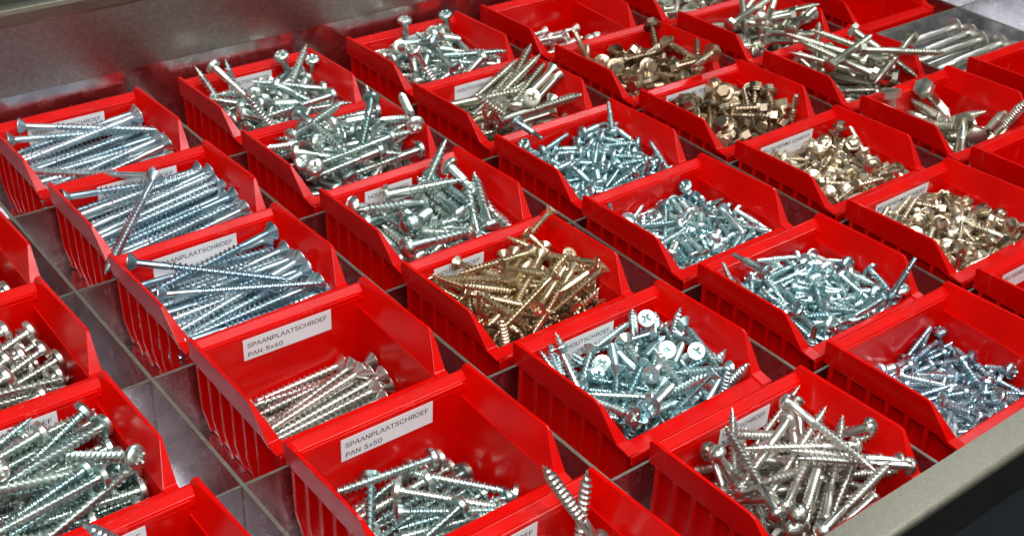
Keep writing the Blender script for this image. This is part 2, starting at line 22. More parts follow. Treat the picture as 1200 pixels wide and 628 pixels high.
'B4':[217,-189,-307,64,-15,-73,12,533,-208,-330,62,67,9,36,665,-220,-330,51,-25,63,-51,236,-251,-329,31,51,45,65,504,-360,-330,58,-58,35,43,687,-308,-292,47,-11,55,-67,217,-140,-330,68,3,-68,-24,472,-558,-330,9,-59,34,71,669,-384,-330,23,45,51,68,436,-217,-329,41,-26,-63,-59,385,-200,-312,5,-35,63,67,595,-93,-327,60,40,56,38,170,-335,-308,54,-15,-59,-57,469,-442,-303,48,-46,37,-64,714,-407,-236,9,-54,-75,34,254,-552,-330,14,38,57,71,519,-549,-295,61,-61,47,-13,665,-517,-330,40,67,13,-60,156,-203,-265,54,-66,24,45,494,-223,-271,55,-69,20,39,634,-159,-310,76,-14,-59,19,313,-379,-330,26,-49,-47,-67,373,-436,-286,58,-72,33,10,578,-319,-280,36,-46,44,67,223,-524,-309,46,11,60,64,537,-509,-245,79,-60,-4,5,678,-558,-302,62,-60,46,-15,286,-240,-265,68,48,53,-8,474,-288,-280,14,35,-59,70,722,-192,-262,35,-32,80,34,130,-285,-237,84,-46,-18,-19,470,-437,-252,64,-57,-44,-23,628,-312,-271,2,8,-71,-69,113,-462,-330,14,-13,67,71,362,-590,-302,45,-29,-70,45,664,-643,-316,39,-61,38,-55,222,-256,-281,16,51,-62,55,319,-93,-271,55,44,-59,-36,663,-110,-272,78,-3,61,1,108,-209,-125,25,37,77,-44,270,-374,-242,46,72,23,-45,667,-264,-258,29,-31,66,61,374,-643,-296,50,41,65,36,390,-369,-198,64,-53,51,-19,612,-533,-252,38,34,56,-63,164,-202,-219,71,-66,-5,20,366,-164,-232,69,-48,-48,22,613,-94,-245,78,22,49,30,229,-373,-274,63,-49,-24,-54,307,-350,-185,48,-42,-65,39,666,-407,-205,1,-48,14,-86,217,-614,-284,50,-35,-68,38,431,-463,-250,60,-69,10,37,669,-642,-162,1,-42,-89,-3,270,-94,-173,28,73,36,48,362,-202,-203,41,84,-3,31,663,-192,-212,35,59,20,69,326,-480,-239,57,65,-47,-11,701,-304,-227,51,-58,61,9,570,-536,-214,46,1,67,56,331,-590,-61,59,56,-25,-52,772,-595,-182,18,-69,-67,-13,330,-224,-180,34,5,80,-47,506,-198,-201,67,-65,30,-14,670,-146,-205,29,-44,24,-81,416,-471,-209,29,62,51,-50,540,-319,-189,38,-17,77,46,129,-612,-185,53,-6,15,-82,492,-557,-207,67,-57,11,-45,670,-585,-217,36,78,26,42,336,-466,-179,58,-17,50,61,537,-421,-167,40,-7,68,59,698,-392,-137,18,22,28,-91,350,-536,-203,20,-7,-76,60,509,-609,-116,54,35,13,74,670,-587,-168,5,63,42,64,161,-127,-122,18,-44,86,-8,525,-227,-166,24,34,66,60,630,-248,-192,12,40,70,-55,165,-406,-271,54,83,-1,-1,754,-394,-101,28,-25,68,61,758,-274,-189,68,-29,14,64,214,-605,-226,23,44,-3,86,382,-535,-165,31,45,-69,44,773,-471,-194,14,-80,55,13,206,-150,-119,11,65,-70,24,607,-253,-138,43,-35,-55,61,274,-310,-171,76,4,62,13,515,-356,-126,61,62,-41,-24,617,-494,-145,42,56,32,-63,211,-514,-221,36,-66,-53,35,655,-538,-163,37,-87,-5,-28,284,-188,-231,36,18,29,-86,442,-182,-199,44,-11,82,30,564,-147,-137,48,-23,53,-64,211,-414,-202,27,-56,-62,46,441,-252,-131,38,-21,77,45,661,-358,-136,56,-9,-64,49,157,-465,-183,19,29,-69,62,212,-558,-229,85,20,41,24,240,-213,-141,39,24,47,74,282,-366,-118,43,-1,-70,-56,216,-531,-144,64,50,-47,-31,450,-307,-87,72,-60,31,11,493,-512,-86,9,58,-71,36,106,-452,-169,44,-86,-16,-11,202,-481,-74,4,53,-43,71,572,-476,-110,50,-51,-53,43,397,-164,-174,3,-34,-34,86,487,-93,-124,61,-11,-76,13,131,-472,-114,22,-1,57,-78,241,-382,-136,6,-53,50,67,663,-533,-107,0,-74,18,-63,316,-597,-117,10,59,4,-79,701,-133,-112,51,-15,-34,76,193,-422,-150,85,-33,-39,-1,469,-576,-96,36,-84,-39,3,315,-539,-115,11,-64,-12,-74,492,-642,-169,58,38,-49,-51,659,-303,-137,78,9,-44,41,106,-527,-67,78,59,-8,16,300,-449,-86,53,21,53,61,214,-439,-106,41,-51,-16,-72,490,-411,-88,76,11,-58,25,737,-401,-59,58,-41,52,46,125,-259,-76,33,-13,40,83,385,-242,-109,48,2,-64,58],
'B5':[384,-353,-306,55,20,60,-52,548,-539,-346,2,-65,-25,71,362,-553,-346,29,50,48,65,170,-341,-346,29,-47,-51,-64,564,-394,-305,60,-9,-69,-38,518,-273,-346,11,-59,-36,-70,253,-459,-345,59,68,-13,-39,449,-235,-313,36,-73,12,54,532,-255,-300,72,-55,-39,12,313,-530,-324,29,-73,-4,-61,579,-644,-346,59,-39,57,-39,316,-251,-279,57,-70,-19,35,686,-287,-287,66,-73,0,-12,208,-450,-304,48,22,-58,61,586,-468,-305,68,56,43,16,630,-394,-240,23,44,-46,72,628,-273,-265,82,37,41,-11,349,-452,-246,0,-62,15,-76,723,-310,-303,62,-70,30,12,402,-123,-233,4,-74,17,-63,285,-292,-276,74,28,57,-17,563,-443,-240,35,12,-70,-60,368,-177,-235,58,-36,57,-43,615,-353,-151,46,-70,-52,14,108,-400,-317,36,-42,-61,-55,476,-331,-196,42,37,-59,-56,188,-272,-197,56,-19,54,59,538,-238,-210,76,4,-62,-13,467,-644,-271,80,10,55,17,734,-480,-207,26,-42,80,31,281,-201,-208,44,-13,-79,37,598,-92,-206,40,-17,-89,9,199,-512,-143,41,39,23,-78,180,-313,-110,67,-26,0,68,694,-234,-202,30,-87,22,29,458,-528,-212,46,-25,72,-42,584,-414,-182,17,-55,33,-73,261,-238,-141,31,88,-33,-6,570,-143,-201,52,-48,64,-28,318,-348,-170,58,62,39,34,505,-371,-143,73,-49,-44,-5,228,-381,-139,3,47,62,-61,589,-151,-157,51,40,72,20,700,-343,-91,45,4,41,-78,242,-559,-184,21,0,93,26,625,-422,-126,45,64,-8,60,335,-556,-203,60,13,43,65,506,-499,-134,59,-53,12,-59,618,-230,-128,54,-72,22,-33,549,-329,-67,24,-40,-34,-80,489,-569,-181,5,81,25,-51,434,-365,-59,27,79,-35,-39,222,-295,-94,27,-28,-63,-66,436,-643,-195,43,50,36,64,329,-304,-21,79,-19,56,-6,301,-402,-60,30,56,-35,-67,525,-504,-80,28,-31,-78,44,226,-577,-85,33,-22,-30,86,371,-457,-38,47,69,-24,-48,478,-402,14,69,35,62,-1,408,-501,-23,66,-34,65,3,602,-530,-10,36,-29,69,-53,147,-326,-162,31,4,45,-83,595,-578,-1,51,-7,73,-43,182,-386,2,17,-6,-74,63,549,-397,62,73,-67,-5,-5,365,-701,13,9,-73,-19,63],
'C0':[323,-609,-294,45,-61,-33,55,545,-429,-292,64,4,68,-31,770,-439,-258,53,63,41,-37,517,-473,-294,46,-20,66,-55,250,-247,-294,37,11,68,61,588,-277,-294,38,57,39,60,293,-507,-294,70,-16,-67,11,588,-605,-257,46,54,30,62,303,-281,-294,60,68,-12,-39,590,-313,-242,42,-2,69,-56,110,-423,-244,15,13,-58,78,532,-482,-220,45,-2,63,-62,283,-289,-240,67,44,53,-24,570,-97,-260,53,-41,63,-37,304,-508,-239,58,10,70,-37,512,-379,-220,64,-30,-64,-27,200,-278,-192,41,-39,58,56,562,-234,-198,62,64,28,33,345,-500,-196,57,32,74,12,514,-299,-235,57,-72,-6,38,210,-274,-244,23,-55,48,63,725,-274,-228,80,-55,-12,-17,326,-556,-181,67,37,41,47,443,-486,-176,47,1,69,-53,341,-302,-15,81,56,2,13,770,-319,-174,52,63,41,-36,403,-457,-34,25,32,-70,57,478,-639,-151,48,38,27,73,407,-97,-152,62,16,74,11,521,-267,-185,2,-55,42,71,356,-304,-210,16,18,-57,-77,594,-267,-118,35,5,57,73,248,-360,-140,38,-9,68,-60,589,-514,-156,33,73,19,55,306,-252,-106,4,61,21,-75,534,-267,-125,74,-55,1,-37,230,-535,-148,12,27,32,89,592,-548,-114,63,10,74,-15,291,-194,-110,26,65,-4,-70,215,-469,-99,65,70,-24,-10,587,-460,-140,11,70,-8,69,425,-282,-100,66,54,-16,-48,595,-459,-71,70,-22,-62,-23,539,-399,-116,53,-60,-42,40,177,-382,27,47,-83,-1,-28,588,-521,-60,18,47,-57,-64,224,-593,-57,83,-16,-23,47,583,-274,-30,82,24,-49,-2],
'C1':[375,-358,-339,18,-69,-9,68,373,-458,-339,69,-13,-68,14,452,-514,-339,69,-14,68,-14,485,-637,-339,70,-14,68,-13,374,-272,-339,37,56,-41,-60,488,-415,-306,61,40,56,38,453,-560,-303,41,58,37,58,427,-99,-339,13,-68,-14,70,516,-425,-244,35,-43,54,-61,464,-541,-206,81,-13,55,3,482,-476,-246,68,47,47,26,438,-99,-247,56,-39,-60,38,390,-159,-339,60,40,-56,-37,370,-497,-177,59,-12,56,-55,577,-449,-54,47,-8,-54,68,373,-99,-187,68,15,-69,-13,506,-233,-313,64,-19,70,-21,418,-272,-266,64,18,73,-2,329,-585,-99,39,-17,88,-16,435,-178,-284,67,7,72,7,520,-379,-199,53,-58,53,-28,437,-637,-28,57,39,-60,-39,374,-222,-109,44,-61,-36,53,483,-269,-210,68,50,-41,-30,504,-442,-146,58,45,-21,-63,509,-484,-87,49,-67,49,-22,495,-152,-177,40,53,36,63,358,-265,-196,26,64,5,-71,524,-315,-195,47,-69,36,-39,479,-373,-132,4,57,19,-79,487,-192,-136,42,56,34,62,516,-269,-157,58,8,75,28],
'C2':[190,-307,-261,46,49,-57,-45,334,-217,-283,65,46,-50,-30,480,-178,-283,57,-17,66,44,636,-131,-283,50,-25,-63,51,246,-337,-283,43,-16,-66,58,331,-312,-258,60,49,59,-19,527,-312,-283,36,41,54,-62,662,-300,-283,34,68,-6,64,220,-418,-283,62,-10,67,37,311,-488,-262,22,58,47,-61,466,-414,-260,11,33,-47,-80,639,-455,-283,44,59,34,57,250,-447,-283,55,-65,20,-46,325,-578,-283,61,12,-67,38,444,-452,-283,4,23,-64,72,602,-542,-283,60,37,-57,-41,214,-199,-269,66,27,54,41,393,-298,-218,70,-64,8,-26,578,-212,-263,29,-69,27,-59,434,-91,-261,54,44,-62,-34,218,-269,-247,38,-72,-36,44,384,-238,-237,3,-45,-62,-63,640,-323,-224,26,53,-65,-46,764,-299,-256,6,-23,74,62,115,-436,-283,8,-19,-65,-72,291,-427,-226,46,-17,-71,-49,581,-395,-265,49,-8,74,44,721,-403,-238,67,65,7,32,180,-432,-239,72,-51,-43,15,362,-624,-258,80,-1,-57,13,566,-617,-283,6,-65,-21,72,775,-395,-283,70,67,11,-16,203,-134,-283,66,0,68,28,300,-159,-283,42,-58,36,-58,488,-117,-211,57,-34,12,-73,704,-143,-230,4,-39,23,88,150,-174,-242,61,-70,-35,-2,351,-289,-186,71,59,31,-18,584,-249,-244,8,75,4,64,719,-288,-249,19,27,-46,81,182,-494,-236,15,46,-53,-68,346,-440,-214,55,-53,25,58,513,-311,-242,3,77,-27,-55,690,-507,-283,23,68,5,68,175,-575,-283,15,36,57,70,369,-612,-216,62,-5,73,-23,514,-426,-231,64,66,-22,-29,686,-645,-199,3,-97,-19,2,244,-190,-217,68,19,53,-45,232,-91,-224,43,54,-34,-62,574,-175,-187,11,-10,70,68,600,-154,-237,53,58,-25,-54,238,-260,-200,78,40,43,-18,428,-342,-154,47,64,42,43,546,-277,-214,60,-35,-59,38,691,-246,-211,29,-5,-78,-53,220,-416,-222,8,-35,49,-78,384,-575,-247,35,-59,50,-51,407,-478,-252,70,-35,-42,-45,702,-428,-206,37,15,-82,-38,190,-565,-239,61,-45,-56,29,523,-611,-231,62,1,75,-18,502,-565,-205,75,41,-17,48,610,-562,-247,62,20,65,37,210,-133,-201,55,-52,42,-48,199,-91,-125,77,23,-30,-50,664,-91,-255,54,43,-62,-33,775,-171,-229,42,-71,-49,-25,181,-299,-208,33,-78,5,51,413,-298,-158,16,-60,5,77,598,-389,-201,87,-43,1,-21,775,-268,-213,85,47,-12,16,155,-430,-185,24,-1,-62,-73,186,-352,-205,54,-66,-36,34,469,-412,-198,48,-65,42,39,682,-495,-210,7,82,-17,-53,105,-537,-197,64,-53,37,39,383,-645,-158,33,62,44,54,463,-566,-170,13,-88,16,40,590,-618,-133,5,-55,-80,-19,65,-206,101,59,-57,36,41,471,-161,-170,23,16,-84,-45,694,-161,-175,9,60,-62,48,681,-192,-146,66,-30,-66,-14,142,-204,-171,69,67,-19,14,423,-486,-166,61,54,-56,-5,613,-195,-190,76,61,-9,12,756,-180,-175,69,-68,16,7,143,-449,-148,6,-27,70,-64,559,-477,-207,65,-49,51,-24,555,-562,-207,27,-53,-70,-37,690,-536,-194,52,-39,52,-53,105,-511,-139,40,44,62,-50,183,-618,-219,73,7,48,46,189,-644,-180,4,66,-8,-73,669,-584,-214,63,12,-36,-67,433,-181,-184,35,-87,-3,33,649,-107,-97,44,-48,-51,54,105,-176,-179,12,-15,-65,-72,441,-372,-123,36,84,-1,-38,660,-275,-173,64,56,-28,43,774,-256,-111,6,-9,63,76,250,-630,-152,22,-55,-20,77,665,-531,-143,13,-5,79,58,484,-222,-197,75,38,-19,49,289,-507,-167,64,-18,72,16,443,-599,-149,59,-14,40,-67,562,-568,-131,82,0,48,-27,698,-578,-154,17,-40,-65,60,232,-147,-159,54,-2,72,-42,121,-254,-122,31,-39,-46,-72,743,-161,-45,33,27,-84,31,363,-92,-126,5,-77,-11,61,249,-247,-160,0,44,-66,-59,361,-191,-204,8,-61,58,52,549,-327,-180,21,-7,-60,-75,690,-250,-124,52,-57,-12,61,189,-390,-169,19,0,-53,-81,489,-508,-147,47,-49,-16,70,725,-467,-142,62,-75,16,-9,390,-570,-144,34,41,36,75,733,-627,-199,3,95,-16,20,370,-215,-133,76,38,47,-17,384,-169,-170,49,-80,1,32,690,-139,-114,37,-68,30,-55,105,-178,-138,75,-61,-10,-17,629,-411,-172,74,22,-61,-6,457,-417,-129,70,-19,60,31,585,-182,-144,71,-44,-50,17,246,-488,-115,66,-54,33,39,632,-444,-144,56,43,-68,15,609,-468,-109,23,32,-64,-65,707,-322,-122,51,63,-5,58,225,-551,-195,65,-10,74,6,337,-512,-135,58,36,-65,29,577,-508,-122,34,-77,-2,52,775,-564,-127,39,70,49,-31,225,-363,-100,52,-45,-56,44,425,-172,-140,26,-6,-80,-52,549,-328,-111,32,7,-61,-71,565,-267,-125,81,-55,-13,-12,179,-196,-147,63,74,18,1,237,-298,-133,59,60,45,-25],
'C3':[178,-266,-323,70,55,-40,-17,414,-261,-323,31,51,-45,-65,400,-127,-323,52,-28,-62,49,455,-177,-323,56,-33,-60,45,147,-362,-305,26,-44,-40,-75,370,-303,-323,1,63,-27,72,575,-323,-323,71,18,66,9,705,-321,-323,72,63,25,-1,276,-464,-323,36,54,41,62,400,-459,-291,59,-69,38,12,605,-383,-304,18,-58,6,-78,699,-460,-323,17,55,-40,70,197,-537,-323,4,64,-22,-72,296,-516,-323,35,-53,42,-63,530,-498,-323,67,-48,48,-27,713,-550,-323,11,36,-58,-71,180,-213,-323,42,16,66,58,375,-289,-281,65,-10,64,36,487,-304,-289,72,63,20,-18,657,-165,-323,59,-68,-6,42,245,-345,-308,67,-12,59,42,357,-382,-258,71,45,50,17,528,-286,-294,34,-39,-67,-51,653,-285,-296,55,-16,54,-60,219,-423,-323,68,-51,45,-24,345,-417,-283,85,50,11,8,580,-424,-286,70,-14,67,-16,710,-511,-277,39,-10,-69,58,206,-593,-323,67,49,47,26,414,-611,-323,70,-12,-67,16,452,-442,-313,5,-13,-62,76,481,-645,-323,16,-67,11,-70,191,-91,-323,12,-66,-15,71,326,-172,-272,25,-55,-45,-64,565,-146,-302,51,16,-62,-55,725,-181,-300,11,-14,-56,80,251,-268,-299,41,-12,75,50,330,-343,-227,67,-41,-60,8,503,-216,-266,2,-53,52,65,762,-202,-288,41,37,37,-73,187,-414,-290,15,-54,-48,66,343,-406,-222,35,72,-54,-22,528,-523,-289,81,-8,-54,-19,694,-469,-273,38,13,66,62,213,-546,-281,68,-57,-34,27,333,-560,-274,31,25,61,-67,532,-579,-323,64,43,52,34,716,-572,-285,34,75,21,-50,105,-91,-187,4,82,55,1,270,-173,-276,65,-48,52,23,444,-291,-256,16,-48,-63,57,591,-176,-264,63,-30,52,-48,177,-225,-268,75,44,-4,46,353,-307,-232,36,27,-64,-61,549,-326,-247,67,10,72,4,775,-284,-284,18,8,-51,83,245,-513,-280,80,-38,-44,1,196,-329,-244,49,-62,-15,58,635,-406,-241,25,48,-21,80,728,-416,-222,45,-69,21,51,190,-628,-292,11,-75,-22,59,403,-559,-259,57,76,16,-23,515,-597,-269,54,-19,-59,55,746,-559,-238,1,19,-71,66,278,-93,-218,8,-87,-25,39,378,-168,-274,60,-72,11,-31,444,-91,-235,10,-70,15,-67,711,-161,-267,45,-54,-68,-13,125,-317,-273,34,37,54,-66,512,-330,-203,65,3,-64,39,390,-292,-204,17,-11,32,-91,659,-233,-235,12,-77,-2,62,230,-440,-252,14,-38,61,-67,206,-434,-212,6,16,-69,69,526,-548,-250,5,-73,-32,58,675,-547,-213,65,-11,56,48,105,-561,-259,40,37,60,-56,185,-561,-235,8,36,-62,68,615,-555,-247,12,35,52,76,634,-645,-262,10,62,12,76,144,-91,-168,9,55,82,2,469,-246,-169,54,29,55,-55,457,-136,-235,70,24,-53,-39,641,-91,-264,40,-52,38,-63,105,-244,-221,55,8,-6,82,366,-220,-225,68,-30,-65,-4,399,-179,-227,73,24,62,2,775,-183,-221,5,-19,88,40,140,-559,-236,22,4,73,-63,503,-587,-221,35,61,25,64,571,-470,-205,57,23,-64,44,616,-467,-188,52,29,-62,48,106,-411,-209,72,50,-24,40,251,-644,-199,14,-59,-7,78,579,-645,-200,79,9,57,17,680,-620,-212,72,-36,50,-31,186,-139,-269,51,38,24,72,453,-91,-192,70,-11,67,-16,692,-135,-235,40,46,25,74,105,-154,-239,13,54,81,-14,190,-206,-229,18,-64,-9,73,529,-381,-220,61,44,-63,15,682,-292,-238,49,-56,-60,27,226,-336,-194,29,9,84,-42,273,-503,-211,71,-64,-6,-27,576,-415,-237,41,73,33,-41,775,-392,-207,72,-36,-29,-50,366,-529,-218,20,72,25,-59,545,-605,-173,42,-34,-70,45,695,-548,-148,64,-70,-28,2,203,-167,-151,43,-17,78,39,476,-303,-206,64,-57,46,-21,375,-194,-194,73,-29,-60,-6,639,-471,-117,17,0,65,72,209,-204,-189,26,-64,26,66,395,-439,-203,80,-4,58,5,624,-176,-207,65,-73,11,6,664,-176,-195,4,5,70,70,125,-387,-173,40,46,-40,67,392,-562,-195,27,-25,-41,-82,480,-519,-213,81,51,-13,-22,712,-384,-180,35,-11,67,-62,146,-535,-194,71,65,-24,2,566,-331,-169,38,71,13,-56,691,-576,-186,46,31,67,48,154,-328,-192,39,-28,53,68,288,-205,-175,34,49,2,79,399,-232,-162,74,-53,16,-36,717,-93,-168,78,-14,-29,51,265,-312,-183,60,31,67,-28,357,-497,-170,65,71,-21,8,554,-174,-175,20,-47,-51,-68,593,-191,-167,73,59,-32,4,263,-393,-157,8,74,-5,-65,316,-487,-180,56,41,-58,40,583,-177,-213,10,-7,-75,-63,577,-385,-186,63,49,-57,14,335,-619,-192,33,-51,41,-66,501,-506,-153,76,28,-57,7,759,-507,-140,67,-60,14,37,294,-257,-144,71,-9,-67,-13,509,-166,-208,89,-20,-30,-24,707,-219,-182,72,-60,24,22,218,-477,-153,44,-22,-64,57],
'C4':[184,-135,-253,16,58,20,-76,383,-344,-267,36,67,-8,63,537,-278,-267,53,-64,-24,49,642,-141,-267,48,23,64,53,157,-268,-267,60,56,-39,39,324,-341,-248,46,59,3,65,472,-340,-267,71,57,36,12,755,-286,-267,35,-42,-53,-63,338,-389,-267,68,51,45,23,421,-485,-267,71,-36,58,11,514,-466,-267,34,-68,-7,-63,560,-489,-267,4,-61,-30,-72,227,-418,-267,69,6,-68,-21,357,-591,-267,54,65,-21,-47,498,-564,-267,49,-62,28,-52,522,-600,-267,30,-50,-47,66,195,-188,-242,58,-56,53,-22,293,-220,-237,29,-61,49,-53,484,-199,-267,72,-28,-62,-2,401,-91,-267,59,-36,-58,42,105,-364,-267,12,-15,-66,-71,372,-302,-239,23,63,-16,71,496,-307,-251,26,40,-44,-75,700,-315,-247,5,-32,48,-80,261,-501,-262,23,-46,-52,66,422,-405,-198,53,53,-61,21,530,-458,-222,17,-61,-30,70,704,-454,-252,14,57,35,-72,464,-644,-222,57,10,79,11,393,-525,-232,72,-6,66,-13,660,-569,-242,37,-6,-56,72,670,-645,-267,42,-58,-36,59,190,-132,-208,64,-38,-53,38,324,-210,-203,50,39,-47,-60,542,-156,-244,7,52,24,-80,688,-165,-253,54,-19,-58,56,210,-328,-235,23,28,-53,-75,282,-256,-215,47,-8,-85,15,508,-341,-216,59,68,9,-40,709,-265,-241,32,52,-21,75,163,-484,-242,39,74,22,-49,351,-463,-193,13,25,67,-68,467,-286,-194,70,53,-31,-33,644,-314,-241,39,41,-65,48,210,-645,-235,80,10,53,21,432,-573,-229,68,36,56,27,620,-404,-213,32,-75,0,56,723,-529,-240,18,12,-76,59,280,-129,-183,75,-3,-61,21,313,-164,-190,12,68,65,28,472,-144,-217,46,64,-22,-56,531,-91,-247,78,-9,-58,17,200,-260,-201,63,69,18,26,334,-305,-204,70,-18,59,33,519,-318,-174,63,65,13,-37,678,-272,-184,61,23,62,-41,248,-437,-215,67,-37,62,10,291,-476,-203,58,47,-59,26,561,-316,-187,11,10,75,63,608,-334,-206,13,-35,78,48,185,-533,-215,58,65,-16,-44,323,-590,-209,49,-11,42,-74,531,-531,-202,58,45,66,-10,775,-521,-196,29,-77,50,23,105,-312,-205,56,60,42,-35,499,-91,-173,61,39,-55,-39,441,-140,-172,59,33,63,35,139,-461,-216,29,1,69,65,518,-209,-196,17,48,61,58,321,-244,-142,32,-66,-34,57,666,-311,-153,65,62,0,41,146,-424,-172,66,55,40,-28,303,-509,-174,66,66,-33,7,441,-421,-156,10,65,-21,71,679,-352,-192,15,47,-46,72,184,-600,-206,22,69,56,38,387,-531,-186,70,-52,31,34,500,-627,-191,20,55,-34,-72,691,-637,-200,16,-48,0,85,200,-91,-206,28,-68,47,-47,374,-91,-126,36,65,-42,-50,684,-156,-209,55,-71,-31,27,228,-374,-180,57,57,11,56,349,-338,-151,60,-48,-63,3,551,-187,-162,48,58,20,-61,650,-366,-165,35,54,-40,64,166,-572,-149,48,77,2,39,568,-242,-152,64,30,-52,45,574,-402,-169,68,-54,-21,-43,634,-550,-190,50,-10,73,42,105,-645,-149,3,-19,97,2,345,-581,-147,70,37,-58,8,490,-521,-154,74,-21,-53,-33,745,-576,-206,88,41,-15,-14,243,-91,-178,44,-44,-32,70,775,-177,-217,50,-64,43,38,105,-452,-172,56,61,-38,40,489,-345,-126,63,-53,-51,-21,492,-177,-148,30,82,3,-47,584,-438,-140,59,40,-62,29,211,-501,-174,73,-64,-19,-5,377,-465,-122,69,-55,1,-46,577,-548,-156,32,-93,3,-6,753,-473,-190,61,47,19,-59,253,-562,-137,1,0,48,-87,405,-644,-118,55,-35,70,-23,501,-588,-166,19,-39,43,-78,774,-619,-165,35,6,8,-92,109,-146,-96,31,90,27,-3,679,-204,-192,27,-27,61,-69,73,-265,101,13,14,66,-71,191,-293,-156,35,40,52,-65,415,-212,-133,0,76,-19,-61,745,-176,-159,56,-77,-12,-25,137,-347,-139,76,57,5,-29,233,-484,-128,17,46,-47,-72,718,-452,-114,79,-50,-31,10,123,-548,-103,44,-25,-51,-68,406,-556,-112,31,-63,4,70,752,-529,-98,63,-41,44,47,738,-644,-21,16,-77,-57,17,145,-204,-112,66,52,-45,25,470,-122,-80,9,68,-19,69,400,-176,-108,46,56,35,58,301,-362,-144,18,55,-27,76,359,-135,-134,10,-67,6,-72,637,-133,-159,56,-26,77,5,169,-548,-85,33,24,-30,-85,594,-510,-140,33,-26,88,18,628,-465,-115,29,-6,-54,-77,775,-356,-153,44,32,-52,64,267,-537,-106,65,5,-67,-32,518,-645,-87,12,68,16,70,173,-214,-142,67,-10,57,44,272,-254,-104,59,-54,-29,-51,676,-222,-141,31,44,34,-76,222,-365,-128,59,-52,33,50,449,-359,-124,40,-69,26,53,621,-202,-135,54,-10,-51,65,279,-363,-107,68,61,-36,14,773,-244,-147,70,47,25,-46],
